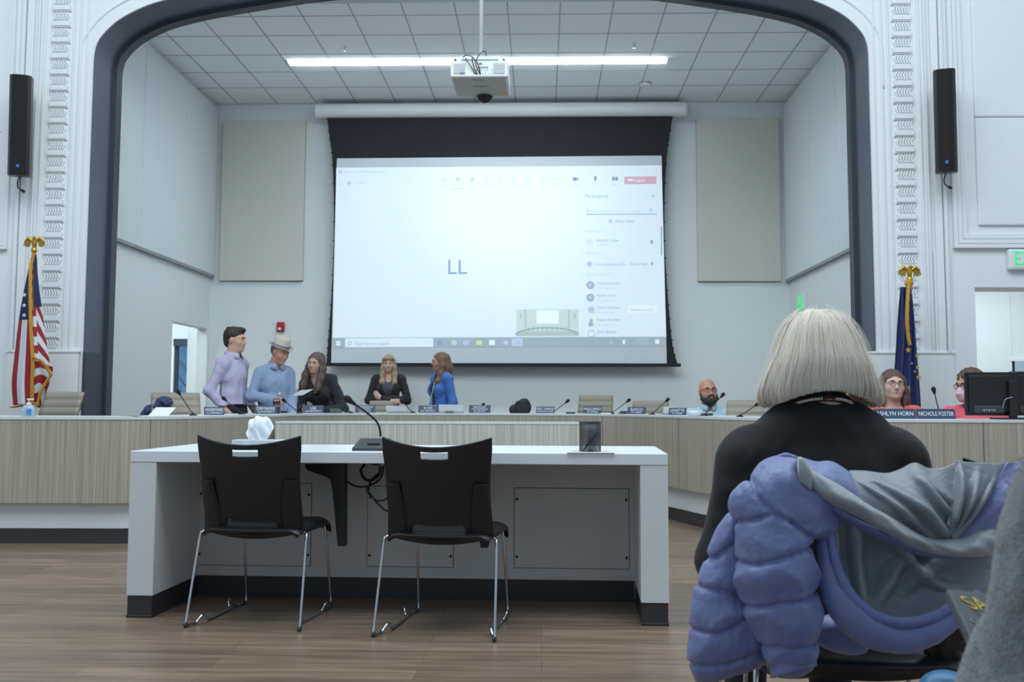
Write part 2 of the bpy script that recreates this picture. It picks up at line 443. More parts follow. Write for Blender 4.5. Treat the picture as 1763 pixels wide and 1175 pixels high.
# pilasters: plinth, vertical fillets and the carved band
CHX = 0.0
def pilaster(cx, sgn, name):
    """sgn +1: the arch is on the right of the band"""
    b = MB()
    b.box((cx-0.40, YA-0.035, 0), (cx+0.40 if sgn < 0 else cx+0.30*1.0, YA, pz), None)
    b.box((cx-0.41, YA-0.045, pz-0.012), (cx+0.41 if sgn < 0 else cx+0.31, YA, pz+0.012))
    for dx, w, p in ((-0.36, 0.03, 0.05), (-0.30, 0.07, 0.03), (-0.21, 0.018, 0.04), (-0.155, 0.02, 0.022), (0.135, 0.016, 0.02), (0.20, 0.02, 0.018), (0.27, 0.014, 0.012)):
        x = cx+dx*sgn
        b.box((x-w/2, YA-p, pz), (x+w/2, YA, ZT))
    o = struct(name, b, M['plaster'], bevel=0.006)
    b = MB(); st = 29.35/1850*YA; z = pz+0.03
    while z < 5.2:
        b.box((cx-0.088, YA-0.030, z+0.105), (cx+0.088, YA, z+0.155))
        b.box((cx-0.095, YA-0.020, z+0.094), (cx+0.095, YA, z+0.110))
        # arrow-ended block of slanting reeds
        for k in range(6):
            xx = cx-sgn*0.088+sgn*k*0.0265
            pts = [(xx, YA-0.004, z+0.008), (xx+sgn*0.018, YA-0.004, z+0.004), (xx+sgn*0.036, YA-0.004, z+0.046), (xx+sgn*0.018, YA-0.004, z+0.088), (xx, YA-0.004, z+0.088), (xx+sgn*0.018, YA-0.004, z+0.046)]
            b.prism(pts, (0, -0.014, 0))
        z += st
    struct(name.replace('trim_', 'trim_1'), b, M['plaster'], bevel=0.003, seg=1)
plx = P(97, 300, YA).x; prx = P(1558, 300, YA).x
pilaster(plx, 1, 'trim_4'); pilaster(prx, -1, 'trim_5')
# bead that follows the arch, and a few carved leaves in the spandrels
b = MB(); n = len(arch); rp = []
for i, (x, z) in enumerate(arch):
    if z < 3.9: continue
    a = V(arch[max(i-1, 0)]); c = V(arch[min(i+1, n-1)]); t = (c-a).normalized(); nn = V((t.y, -t.x))
    q = V((x, z))-nn*0.14; rp.append((q.x, YA-0.002, q.y))
b.tube(rp, 0.012, 6)
for s in (-1, 1):
    for k in range(5):
        x = axc+s*(ahw-0.02-k*0.10); z = 4.95+0.06*k
        b.tube(spline([(x, YA-0.003, z), (x-s*0.03, YA-0.012, z+0.10), (x+s*0.03, YA-0.006, z+0.24)], 4), [0.004, 0.008, 0.011, 0.012, 0.012, 0.010, 0.008, 0.006, 0.003], 6)
struct('trim_6', b, M['plaster'], smooth=True)
# picture-frame mouldings on the hall wall either side
def frame(x0, x1, z0, z1, w, d, b):
    for i, q in enumerate((0, 0.35, 0.7)):
        dd = d*(1-q*0.6); ww = w*0.3
        a0, a1, c0, c1 = x0+w*q, x1-w*q, z0+w*q, z1-w*q
        for poly in (((a0, c0), (a1, c0), (a1-ww, c0+ww), (a0+ww, c0+ww)), ((a0, c1), (a1, c1), (a1-ww, c1-ww), (a0+ww, c1-ww)), ((a0, c0), (a0, c1), (a0+ww, c1-ww), (a0+ww, c0+ww)), ((a1, c0), (a1, c1), (a1-ww, c1-ww), (a1-ww, c0+ww))):
            b.prism([(x, YA, z) for x, z in poly], (0, -dd, 0))
b = MB(); q = P(1640, 428, YA); q2 = P(1683, 389, YA)
frame(q.x, q.x+2.6, q.z, ZT-0.1, 0.13, 0.05, b); struct('trim_7', b, M['plaster'])
b = MB()
zs = P(1700, 203, YA).z
b.box((q2.x, YA-0.03, q2.z), (q2.x+2.1, YA, zs-0.003)); b.box((q2.x, YA-0.03, zs+0.003), (q2.x+2.1, YA, ZT-0.3))
struct('trim_8', b, M['plaster'], bevel=0.02)
b = MB(); q = P(14, 430, YA); frame(q.x-2.6, q.x, q.z, ZT-0.1, 0.10, 0.045, b)
zs = P(5, 228, YA).z; b.box((q.x-2.5, YA-0.02, q.z+0.13), (q.x-0.10, YA, zs-0.003)); b.box((q.x-2.5, YA-0.02, zs+0.003), (q.x-0.10, YA, ZT-0.3))
struct('trim_9', b, M['plaster'])
b = MB()
for px in (1612, 1638): x = P(px, 560, YA).x; b.box((x-0.012, YA-0.018, 0), (x+0.012, YA, P(1640, 434, YA).z))
for px in (30, 52): x = P(px, 560, YA).x; b.box((x-0.012, YA-0.018, 0), (x+0.012, YA, P(14, 425, YA).z))
struct('trim_20', b, M['plaster'], bevel=0.004)
# passage behind the right-hand opening
YP = 13.6
M['glass'] = mat('window_glass', (0.85, 0.93, 1.0, 1), 0.05); M['glass'].node_tree.nodes['Principled BSDF'].inputs['Transmission Weight'].default_value = 1.0; M['glass'].node_tree.nodes['Principled BSDF'].inputs['IOR'].default_value = 1.06
M['frame'] = mat('dark_window_frame', rgb(40, 52, 66), 0.5, nscale=20, namt=0.05)
wx = P(1742, 620, YP).x
b = MB()
b.box((ro.x-0.15, YA+AT, 0), (ro.x-0.05, YP, 3.0))
b.box((ro.x-0.15, YP, 0), (wx, YP+0.15, 3.0)); b.box((wx, YP, 2.6), (8.0, YP+0.15, 3.0)); b.box((wx, YP, 0), (8.0, YP+0.15, 0.7))
b.box((8.0, YA, 0), (8.1, YP+0.15, 3.0)); b.box((ro.x-0.15, YA+AT, 2.95), (8.1, YP+0.15, 3.05))
struct('wall_passage', b, M['wall'])
b = MB(); zs = P(1745, 618, YP).z
b.box((wx, YP+0.02, zs), (wx+1.4, YP+0.03, 2.6)); b.box((wx-0.02, YP-0.01, zs-0.03), (wx+1.42, YP+0.03, zs))
RS = b
b = MB(); b.box((wx, YP+0.06, 0.7), (wx+0.06, YP+0.12, 2.6)); b.box((wx+1.34, YP+0.06, 0.7), (wx+1.4, YP+0.12, 2.6)); b.box((wx, YP+0.06, 0.7), (wx+1.4, YP+0.12, 0.76))
b.box((wx+1.4, YP, 0), (8.0, YP+0.15, 3.0))
wf = struct('window_1', b, M['frame'])
b = MB(); b.box((wx+0.06, YP+0.08, 0.76), (wx+1.34, YP+0.09, 2.6)); b.build('pane', M['glass'], wf); RS.build('roller_shade', M['wall'], wf)
# passage behind the left doorway, with a tall window to the street at its end
YE = 16.6; XW = XL-2.6
zh0 = P(318, 596, YE).z; zh1 = P(318, 584, YE).z; wl = P(298, 650, YE).x; wr = P(343, 650, YE).x+0.25
b = MB()
b.box((XW-0.15, YA+AT, 0), (XW, YE, 3.2)); b.box((XW, YA+AT, 3.0), (XL-DT, YE, 3.2)); b.box((XL-DT, YB+0.1, 0), (XL, YE, 3.2)); b.box((XW, YA+AT, 0), (XL-DT, YA+AT+0.1, 3.2))
b.box((XW-0.15, YE, zh1), (XL, YE+0.2, 3.2)); b.box((XW-0.15, YE, 0), (wl, YE+0.2, zh1)); b.box((wr, YE, 0), (XL, YE+0.2, zh1))
struct('wall_corridor', b, M['wall'])
b = MB(); b.box((wl, YE-0.03, zh0), (wr, YE+0.1, zh1)); b.box((wl, YE+0.05, 0), (wl+0.05, YE+0.1, zh0)); b.box((wr-0.05, YE+0.05, 0), (wr, YE+0.1, zh0)); b.box((wl, YE+0.05, 0), (wr, YE+0.1, 0.1))
wf = struct('window_2', b, M['frame'])
b = MB(); b.box((wl+0.05, YE+0.07, 0.1), (wr-0.05, YE+0.08, zh0)); b.build('pane', M['glass'], wf)
# street outside: brick building and a bare tree
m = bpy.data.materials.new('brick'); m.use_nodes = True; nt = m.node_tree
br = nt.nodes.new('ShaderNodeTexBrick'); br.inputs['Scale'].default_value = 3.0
br.inputs['Color1'].default_value = rgb(140, 184, 216); br.inputs['Color2'].default_value = rgb(118, 166, 204); br.inputs['Mortar'].default_value = rgb(190, 214, 230)  # pale blue brick colours stand in for the daylight falling on the wall
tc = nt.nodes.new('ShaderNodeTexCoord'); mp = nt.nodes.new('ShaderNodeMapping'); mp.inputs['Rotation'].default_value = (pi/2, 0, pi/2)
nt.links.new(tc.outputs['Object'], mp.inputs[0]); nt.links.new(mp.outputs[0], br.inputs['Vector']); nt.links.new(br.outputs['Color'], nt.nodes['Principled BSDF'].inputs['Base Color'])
# ================================================================ street through the corridor window
YO = 34.0
bb0 = P(304, 700, YO); bb1 = P(324, 598, YO)
t = thing('brick_building', (bb0.x-2, YO, 0), 'brick building outside the corridor window, daylight put into its blue-grey colour', 'building')
b = MB(); b.box((bb0.x-4.0, YO, -0.5), (bb1.x, YO+5, P(322, 592, YO).z)); b.build('wall', m, t, world=True)
b = MB(); b.box((bb0.x-4.1, YO-0.15, P(322, 592, YO).z), (bb1.x+0.1, YO+5, P(322, 592, YO).z+0.4)); b.build('cornice', M['edge'], t, world=True)
M['bark'] = mat('grey_bark', rgb(110, 120, 128), 0.9, nscale=20, namt=0.2)
YT = 27.0; tb = P(331, 720, YT)
t = thing('bare_tree', (tb.x, YT, -0.3), 'bare winter tree outside the corridor window', 'tree')
b = MB(); b.tube([(0, 0, 0), (0.03, 0, 1.4), (0, 0.05, 2.6), (-0.05, 0, 4.2)], [0.05, 0.04, 0.028, 0.01], 8); b.build('trunk', M['bark'], t)
b = MB()
for k in range(46):
    z = random.uniform(0.7, 3.9); a = random.uniform(0, 2*pi); L = random.uniform(0.25, 0.7)*(1.2-z/6)
    p0 = V((0, 0.02, z)); p1 = p0+V((cos(a)*L*0.6, sin(a)*L*0.6, L*0.7)); p2 = p1+V((cos(a+0.4)*L*0.5, sin(a+0.4)*L*0.4, L*0.6))
    b.tube([p0, p1, p2], [0.012, 0.008, 0.003], 5)
b.build('branches', M['bark'], t)

# ================================================================ witness table
TZ = P(650, 781, 4.87).z; TL = PZ(218, 1063, 0); TR = PZ(1153, 1080, 0)
TW = (TR-TL).length; tc_ = (TL+TR)/2; trot = math.atan2(TR.y-TL.y, TR.x-TL.x)*0.75
TD = 0.84; LW = 0.125; BH = 0.10; ST = 0.052
tbl = thing('witness_table', (tc_.x, tc_.y, 0), 'long white table with thick side panels and black kick base, facing the dais', 'table', rotz=trot)
h = TW/2
b = MB(); b.box((-h, 0, TZ-ST), (h, TD, TZ)); b.build('tabletop', [M['table_top']], tbl, bevel=0.003)
for s in (-1, 1):
    x0, x1 = sorted((s*h, s*(h-LW)))
    b = MB(); b.box((x0, 0.002, BH), (x1, TD, TZ-ST-0.0005)); sp = b.build('side_panel', M['white_lam'], tbl, bevel=0.002)
    b = MB(); b.box((x0+0.004, 0.006, 0.0), (x1-0.004, TD-0.004, BH)); b.box((x0+0.001, 0.0, 0.0), (x1-0.001, TD-0.002, 0.012)); b.build('kick_base', M['black_base'], sp, bevel=0.003)
MY = 0.60
b = MB(); b.box((-h+LW, MY, BH), (h-LW, MY+0.03, TZ-ST-0.001)); mod = b.build('modesty_panel', M['modesty'], tbl)
b = MB(); b.box((-h+LW, MY-0.008, 0), (h-LW, MY+0.03, BH)); b.box((-h+LW, MY-0.014, 0), (h-LW, MY, 0.012)); b.build('kick_base', M['black_base'], mod, bevel=0.002)
ti = tbl.matrix_basis.inverted()
def on_panel(px, py):
    # pixel -> table-local point on the modesty panel plane
    d = ti.to_3x3() @ ray(px, py); o = ti @ V((0, 0, CAMZ)); t = (MY-o.y)/d.y
    return o+d*t
for (xa, ya, xb, yb) in ((343, 832, 534, 975), (634, 838, 780, 977), (886, 841, 1083, 980)):
    a = on_panel(xa, ya); c = on_panel(xb, yb)
    b = MB(); b.box((a.x-0.003, MY-0.0012, c.z-0.003), (c.x+0.003, MY, a.z+0.003)); g = b.build('access_panel_gap', M['gap'], tbl)
    b = MB(); b.box((a.x, MY-0.004, c.z), (c.x, MY-0.0012, a.z)); ap = b.build('access_panel', M['modesty'], tbl)
    for x in (a.x+0.012, c.x-0.012):
        for z in (a.z-0.055, c.z+0.055):
            b = MB(); b.cyl((x, MY-0.007, z), (x, MY-0.004, z), 0.007, n=10); b.build('screw', M['black_metal'], ap)
# steel brackets below the top
def loc_at(px, py, Y):                           # world pixel ray cut at table-local y
    d = ti.to_3x3() @ ray(px, py); o = ti @ V((0, 0, CAMZ)); t = (Y-o.y)/d.y
    return o+d*t
by = 0.22
poly = [loc_at(*q, by) for q in ((523, 800), (594, 800), (594, 812), (594, 941), (581, 941), (572, 845), (569, 828), (562, 822), (528, 810))]
b = MB(); b.prism(poly, (0, 0.06, 0)); b.build('bracket', M['black_metal'], tbl, bevel=0.003)
dx = loc_at(833, 940, by).x-loc_at(587, 940, by).x
b = MB(); b.prism([p+V((dx, 0, 0)) for p in poly], (0, 0.06, 0)); b.build('bracket', M['black_metal'], tbl, bevel=0.003)
# cables coiled under the top
M['cable'] = mat('black_cable', rgb(22, 22, 25), 0.5, nscale=40, namt=0.1)
M['blue_cable'] = mat('dark_blue_cable', rgb(44, 56, 86), 0.5, nscale=40, namt=0.1)
def cab(name, pxs, Y, r, m):
    b = MB(); b.tube(spline([loc_at(*q, Y+0.015*sin(i*1.7)) for i, q in enumerate(pxs)], 6), r, 7); return b
cab('cable', ((588, 803), (592, 822), (604, 834), (622, 839), (642, 834), (656, 822), (660, 803)), 0.45, 0.005, None).build('cable', M['cable'], tbl, smooth=True)
cab('cable', ((628, 800), (621, 811), (628, 825), (640, 827), (652, 818), (655, 803)), 0.43, 0.007, None).build('cable', M['cable'], tbl, smooth=True)
cab('cable', ((650, 816), (640, 826), (633, 840), (631, 846), (640, 856), (655, 872), (668, 880), (690, 872), (700, 850)), 0.44, 0.004, None).build('cable', M['blue_cable'], tbl, smooth=True)
cab('cable', ((646, 820), (637, 834), (636, 848), (648, 862), (664, 860), (676, 845), (684, 828), (686, 803)), 0.46, 0.004, None).build('cable', M['blue_cable'], tbl, smooth=True)
a = loc_at(647, 803, 0.45); b = MB(); b.box((a.x-0.02, 0.43, TZ-ST-0.035), (a.x+0.02, 0.47, TZ-ST-0.001)); b.build('cable_port', M['black_plastic'], tbl, bevel=0.004)

# ================================================================ stacking chairs
def make_chair(loc, rz, label):
    t = thing('stacking_chair', loc, label, 'chair', rotz=rz)
    # back shell: a curved sheet with a hand hole and a gap above the seat
    nu, nv = 48, 56; b = MB(); vs = []
    for j in range(nv+1):
        row = []
        for i in range(nu+1):
            u = -1+2*i/nu; v = j/nv
            zt = 0.848-0.042*(1-u*u); zb = 0.412-0.030*(1-u*u)
            z = zb+(zt-zb)*v
            hw = 0.238-0.012*sin(pi*min(v*1.15, 1))+0.004*v
            y = -0.205-0.115*(v**1.25)+0.055*u*u*(0.6+0.4*v)-0.018*sin(pi*v)
            row.append(b.bm.verts.new((hw*u, y, z)))
        vs.append(row)
    for j in range(nv):
        for i in range(nu):
            u = -1+2*(i+0.5)/nu; v = (j+0.5)/nv
            if abs(u) < 0.25 and 0.875 < v < 0.955: continue
            if 0.055 < v < 0.20 and abs(u) < 0.47+0.12*(0.2-v)/0.145*0.8: continue
            b.bm.faces.new((vs[j][i], vs[j][i+1], vs[j+1][i+1], vs[j+1][i]))
    b.build('backrest', M['black_plastic'], t, smooth=True, solid=0.012, bevel=0.003)
    # outer fins that stiffen the lower back
    for s in (-1, 1):
        rows = []
        for j in range(9):
            v = 0.04+0.50*j/8
            yb = -0.205-0.115*(v**1.25)-0.018*sin(pi*v); z = 0.412+(0.848-0.412)*v
            w0, w1 = 0.228, 0.148-0.035*max(0, 0.5-abs(v-0.2))+0.04*v
            rows.append([(s*w0, yb+0.050, z), (s*(w0-0.003), yb+0.014, z), (s*(w0-0.025), yb+0.002, z), (s*(w1+0.015), yb-0.010, z), (s*w1, yb+0.002, z), (s*w1, yb+0.03, z)])
        b = MB(); b.rings(rows); b.build('back_post', M['black_plastic'], t, smooth=False, bevel=0.003)
    # seat
    rows = []
    for j in range(17):
        v = j/16; y = -0.225+0.47*v
        hw = 0.225+0.012*sin(pi*v)
        row = []
        for i in range(21):
            u = -1+2*i/20
            z = 0.437-0.014*(1-u*u)*sin(pi*min(1, v*1.1))-0.050*max(0, (v-0.86)/0.14)**2-0.022*max(0, abs(u)-0.85)/0.15
            if v < 0.08: z -= 0.02*(0.08-v)/0.08
            row.append((hw*u, y-0.03*(1-u*u)*(1-v), z))
        rows.append(row)
    b = MB(); b.grid(rows); b.build('seat', M['black_plastic'], t, smooth=True, solid=0.016, bevel=0.003)
    b = MB(); b.box((-0.215, -0.16, 0.398), (-0.185, 0.20, 0.424)); b.box((0.185, -0.16, 0.398), (0.215, 0.20, 0.424)); b.box((-0.19, -0.10, 0.402), (0.19, -0.07, 0.418)); b.box((-0.19, 0.12, 0.402), (0.19, 0.15, 0.418))
    b.build('seat_pan', M['black_plastic'], t, bevel=0.004)
    for s in (-1, 1):
        pts = [(0.19, -0.155, 0.405), (0.228, -0.175, 0.411), (0.244, -0.185, 0.404), (0.252, -0.20, 0.37), (0.262, -0.285, 0.05), (0.264, -0.30, 0.012), (0.258, -0.285, 0.007), (0.246, -0.235, 0.007),
               (0.232, -0.21, 0.03), (0.226, -0.19, 0.038), (0.222, -0.16, 0.012), (0.222, -0.10, 0.007), (0.226, 0.06, 0.007), (0.228, 0.10, 0.012), (0.240, 0.12, 0.04), (0.242, 0.14, 0.04), (0.230, 0.17, 0.010), (0.226, 0.24, 0.007),
               (0.220, 0.275, 0.010), (0.216, 0.28, 0.05), (0.208, 0.215, 0.36), (0.20, 0.205, 0.405)]
        b = MB(); b.tube(spline([(s*x, y, z) for x, y, z in pts], 3), 0.0062, 9); fr = b.build('side_frame', M['chrome'], t, smooth=True)
        for gp_, gr_ in (((s*0.262, -0.297, 0.012), (0.010, 0.014, 0.012)), ((s*0.221, 0.270, 0.010), (0.009, 0.013, 0.010))):
            b = MB(); b.ell(gp_, gr_); b.build('glide', M['dark_grey'], fr, smooth=True)
    return t
def between(a, b_): return (a+b_)/2
cn = [(322, 1080), (512, 1090), (425, 1036), (574, 1046)]
def chair_pose(q):
    p = [PZ(x, y, 0.0) for x, y in q]; back = (p[0]+p[1])/2; front = (p[2]+p[3])/2
    d = front-back; return (back+front)/2, -math.atan2(d.x, d.y)
c0, r0 = chair_pose(cn)
chair = make_chair((c0.x, c0.y, 0), r0, 'black plastic chair with wire legs, left of the two at the white table')
c1, r1 = chair_pose([(643, 1098), (848, 1108), (719, 1047), (882, 1061)])
copy_tree(chair, None, (c1.x, c1.y, 0), r1, 'black plastic chair with wire legs, right of the two at the white table')

lady_chair = copy_tree(chair, None, (0.75, 2.42, 0), radians(2), 'black chair under the lavender puffer coat and the white-haired woman')
copy_tree(chair, None, (P(1830, 800, 3.05).x, 3.32, 0), radians(-5), 'black chair at the right edge beyond the puffer coat')

# ================================================================ things on the witness table
def on_table(px, py): return PZ(px, py, TZ)
# tissue box
q = on_table(448, 772); q = V((P(448, 765, 5.2).x, 5.20, TZ+0.0005))
t = thing('tissue_box', q, 'pale grey tissue box with a white tissue standing up, on the white table', 'tissue box', rotz=trot)
m_box = mat('pale_marbled_card', rgb(192, 200, 206), 0.6, nscale=14, namt=0.16)
b = MB(); b.box((-0.122, -0.06, 0), (0.122, 0.06, 0.047)); b.build('box', m_box, t, bevel=0.003)
s = SDF(0.004)
s.ell((-0.01, 0, 0.095), (0.056, 0.026, 0.062), k=0.02).ell((0.015, 0.005, 0.11), (0.042, 0.022, 0.045), k=0.02).ell((-0.015, 0, 0.05), (0.052, 0.024, 0.05), k=0.02).ell((0.0, 0, 0.13), (0.03, 0.018, 0.022), k=0.02)
s.fn.append(folds(0.007, 95, 60, 40, 0.4, 0.001)); tis = mat('white_tissue', rgb(240, 244, 247), 0.9, nscale=20, namt=0.02)
tb_ = tis.node_tree.nodes['Principled BSDF']; tb_.inputs['Subsurface Weight'].default_value = 0.3; tb_.inputs['Subsurface Radius'].default_value = (0.05, 0.05, 0.05)
s.build('tissue', tis, t)
# gooseneck microphone
q = V((P(645, 765, 5.16).x, 5.16, TZ))
t = thing('gooseneck_microphone', q, 'large black gooseneck microphone with wedge base on the white table', 'microphone')
b = MB()
b.prism([(-0.10, -0.055, 0), (-0.10, 0.075, 0), (-0.10, 0.075, 0.012), (-0.10, 0.04, 0.052), (-0.10, 0.02, 0.058), (-0.10, -0.055, 0.014)], (0.2, 0, 0))
for v in b.bm.verts:
    if v.co.z > 0.03: v.co.x *= 0.72
mb_ = b.build('base', M['dark_grey'], t, bevel=0.004)
b = MB(); b.box((-0.03, -0.035, 0.026), (0.03, -0.02, 0.036)); b.build('talk_button', M['black_plastic'], mb_, bevel=0.002)
Yg = 5.16
gp = [P(655, 752, Yg+0.03), P(654, 740, Yg+0.03), P(648, 726, Yg+0.01), P(630, 710, Yg-0.02), P(606, 693, Yg-0.05)]
b = MB(); b.tube(spline(gp, 6), 0.0055, 8); b.build('gooseneck', M['black_metal'], t, world=True, smooth=True)
d = (gp[-1]-gp[-2]).normalized(); hd = gp[-1]
b = MB(); b.tube([hd-d*0.02, hd+d*0.004, hd+d*0.02, hd+d*0.038, hd+d*0.047], [0.007, 0.011, 0.017, 0.016, 0.006], 14); b.build('microphone_head', M['black_cloth'], t, world=True, smooth=True)
# mesh pen cup, pens
q = V((P(1016, 774, 5.0).x, 5.0, TZ))
t = thing('pencil_cup', q, 'black wire mesh pencil cup on the white table', 'pencil cup')
mm = bpy.data.materials.new('black_wire_mesh'); mm.use_nodes = True; nt = mm.node_tree; bs = nt.nodes['Principled BSDF']
bs.inputs['Base Color'].default_value = rgb(70, 73, 80); bs.inputs['Metallic'].default_value = 0.4; bs.inputs['Roughness'].default_value = 0.5
tcn = nt.nodes.new('ShaderNodeTexCoord'); wv = []
for ax_ in ('X', 'Z'):
    wn = nt.nodes.new('ShaderNodeTexWave'); wn.bands_direction = ax_; wn.inputs['Scale'].default_value = 95
    nt.links.new(tcn.outputs['Object'], wn.inputs['Vector']); wv.append(wn)
mxn = nt.nodes.new('ShaderNodeMath'); mxn.operation = 'MAXIMUM'; nt.links.new(wv[0].outputs['Fac'], mxn.inputs[0]); nt.links.new(wv[1].outputs['Fac'], mxn.inputs[1])
mr = nt.nodes.new('ShaderNodeMapRange'); mr.inputs['From Min'].default_value = 0.6; mr.inputs['From Max'].default_value = 0.95; mr.inputs['To Min'].default_value = 0.15
nt.links.new(mxn.outputs[0], mr.inputs[0]); nt.links.new(mr.outputs[0], bs.inputs['Alpha'])
CHh = (776-724)/1850*5.0
b = MB(); n = 28; R = 0.050
b.grid([[(R*cos(2*pi*k/n), R*sin(2*pi*k/n), z) for k in range(n)] for z in (0.004, CHh*0.5, CHh-0.003)], closed=True); b.build('mesh_wall', mm, t, smooth=True, solid=0.0015)
for z in (0.003, CHh):
    b = MB(); b.tube([(R*cos(2*pi*k/n), R*sin(2*pi*k/n), z) for k in range(n+1)], 0.003, 6, cap=False); b.build('rim', M['black_metal'], t, smooth=True)
b = MB(); b.cyl((0, 0, 0), (0, 0, 0.003), R-0.001, n=28); b.build('cup_base', M['black_metal'], t)
b = MB(); b.tube([(-0.036, -0.01, 0.007), (-0.012, 0.0, 0.036), (0.018, 0.008, 0.072), (0.038, 0.012, 0.098)], [0.003, 0.006, 0.006, 0.005], 8)
tag(b.build('pen', M['black_plastic']), 'dark pen leaning inside the wire mesh cup', 'pen').matrix_basis = t.matrix_basis.copy()
b = MB(); b.box((-0.012, -0.035, 0.006), (0.012, -0.015, 0.016)); tag(b.build('binder_clip', M['black_metal'], bevel=0.003), 'tiny black clip at the bottom of the mesh cup', 'clip').matrix_basis = t.matrix_basis.copy()
# papers in front of the cup
pc = PZ(1017, 780, TZ)
b = MB(); b.box((-0.108, -0.075, 0.0005), (0.108, 0.075, 0.006)); o = tag(b.build('paper_stack', M['paper'], bevel=0.001), 'thin stack of printed white papers in front of the pencil cup', 'papers')
o.matrix_basis = Matrix.Translation((pc.x, pc.y-0.0, TZ)) @ Matrix.Rotation(trot, 4, 'Z')
for k, (x0, x1, y) in enumerate(((-0.10, -0.02, 0.05), (0.06, 0.10, 0.05), (-0.09, 0.09, 0.03), (-0.09, 0.07, 0.015))):
    b = MB(); b.box((x0, y, 0.006), (x1, y+0.004, 0.0064)); b.build('printed_line', M['dark_ink'], o)
# ================================================================ lamps and fittings on the stage ceiling
M['led'] = mat('lit_lamp_diffuser', rgb(245, 250, 255), 0.5, emit=(0.86, 0.96, 1.0, 1), estr=22.0)
a = PZ(500, 112, ZC-0.02); c = PZ(1148, 104, ZC-0.02); ym = (a.y+c.y)/2
t = thing('linear_ceiling_light', ((a.x+c.x)/2, ym, ZC), 'long lit linear strip light in the stage ceiling', 'ceiling light')
hl = (c.x-a.x)/2
b = MB(); b.box((-hl, -0.058, -0.024), (hl, 0.058, -0.008)); b.build('diffuser', M['led'], t)
b = MB()
b.box((-hl, -0.05, -0.008), (hl, 0.05, -0.001))
b.box((-hl-0.012, -0.07, -0.026), (-hl-0.001, 0.07, -0.001)); b.box((hl+0.001, -0.07, -0.026), (hl+0.012, 0.07, -0.001))
b.build('frame', M['white_plastic'], t)
def sprinkler(px, py, label):
    q = PZ(px, py, ZC); t = thing('sprinkler_head', q, label, 'sprinkler', 'sprinkler heads in the stage ceiling')
    b = MB(); b.lathe([(0.03, -0.004), (0.034, -0.001)], n=16); b.build('collar', M['white_plastic'], t)
    b = MB(); b.lathe([(0.008, -0.04), (0.010, -0.004)], n=10); b.lathe([(0.002, -0.055), (0.022, -0.05), (0.022, -0.047), (0.003, -0.043)], n=14); b.build('deflector', M['chrome'], t)
sprinkler(594, 80, 'small sprinkler head left of the hanging projector'); sprinkler(1092, 75, 'small sprinkler head right of the hanging projector')
q = PZ(1111, 143, ZC); t = thing('smoke_detector', q, 'round white smoke detector in the stage ceiling', 'smoke detector')
b = MB(); b.lathe([(0.05, -0.035), (0.07, -0.03), (0.072, -0.012)], n=24); b.build('housing', M['white_plastic'], t, smooth=True)
b = MB(); b.lathe([(0.082, -0.012), (0.082, -0.001)], n=24); b.build('mounting_plate', M['grey_plastic'], t)

# ================================================================ projector on its pole
YPJ = 9.3
q = P(825, 118, YPJ); pw = 102/1850*YPJ; ph = 0.155; pd = 0.46
t = thing('projector', q, 'white projector hanging from a ceiling pole, rear ports towards the hall', 'projector')
t.matrix_basis = Matrix.Translation(q) @ Matrix.Rotation(radians(-1.5), 4, 'Z') @ Matrix.Rotation(radians(0.5), 4, 'Y') @ Matrix.Rotation(radians(-6), 4, 'X')
m_pj = mat('white_projector_case', rgb(222, 225, 224), 0.45, nscale=40, namt=0.02)
m_pu = mat('grey_projector_underside', rgb(176, 180, 180), 0.5, nscale=40, namt=0.02)
b = MB(); b.box((-pw/2, 0, -ph/2), (pw/2, pd, ph/2))
for v in b.bm.verts:
    if v.co.y > 0.1 : v.co.x *= 0.97
pjc = b.build('case', m_pj, t, bevel=0.012)
b = MB(); b.box((-pw/2+0.015, 0.015, -ph/2-0.004), (pw/2-0.025, pd-0.02, -ph/2+0.002)); b.build('bottom_cover', m_pu, t, bevel=0.004)
for s in (-1, 1):
    b = MB()
    cx = s*0.345*pw; hw = 0.098*pw
    b.box((cx-hw, -0.003, -0.052), (cx+hw, 0.001, 0.046)); gr = b.build('vent_grille', M['grey_plastic'], t, bevel=0.001)
    b = MB()
    for k in range(9): x = cx-hw+2*hw*(k+0.5)/9; b.box((x-0.0016, -0.005, -0.048), (x+0.0016, -0.003, 0.042))
    for k in range(3): z = -0.03+0.03*k; b.box((cx-hw, -0.0055, z), (cx+hw, -0.003, z+0.003))
    tag(b.build('vent_slats', M['white_plastic'], gr), kind='stuff')
b = MB()
for x, z, w_, h_ in ((-0.13, -0.042, 0.045, 0.022), (0.03, 0.044, 0.026, 0.01)): b.box((x-w_/2-0.02, -0.004, z-h_/2), (x+w_/2-0.02, 0, z+h_/2))
b.build('power_socket', M['dark_grey'], t)
b = MB()
for k in range(9):
    for r_ in range(2):
        if random.random() < 0.8: b.box((-0.05+k*0.02, -0.003, -0.05+r_*0.03), (-0.05+k*0.02+0.008, 0, -0.05+r_*0.03+0.008))
b.box((-0.01, -0.003, 0.002), (0.08, 0, 0.018)); tag(b.build('port_panel', M['grey_plastic'], t), kind='stuff')
for (x, y, w_, h_) in ((-pw/2+0.055, 0.035, 0.042, 0.03), (pw/2-0.065, pd-0.09, 0.055, 0.06), (0.13, pd-0.07, 0.06, 0.014)):
    b = MB(); b.box((x-w_/2, y-h_/2, -ph/2-0.006), (x+w_/2, y+h_/2, -ph/2-0.004)); b.build('warning_sticker', M['yellow'], t)
text('maker_lettering', 'Panasonic', 0.03, (0.0, pd*0.45, -ph/2-0.0045), (pi, 0, 0), M['dark_ink'], t, width=0.14, world=False)
text('model_lettering', 'LASER PROJECTOR', 0.014, (-0.01, pd*0.14, -ph/2-0.0045), (pi, 0, 0), M['dark_ink'], t, width=0.11, world=False)
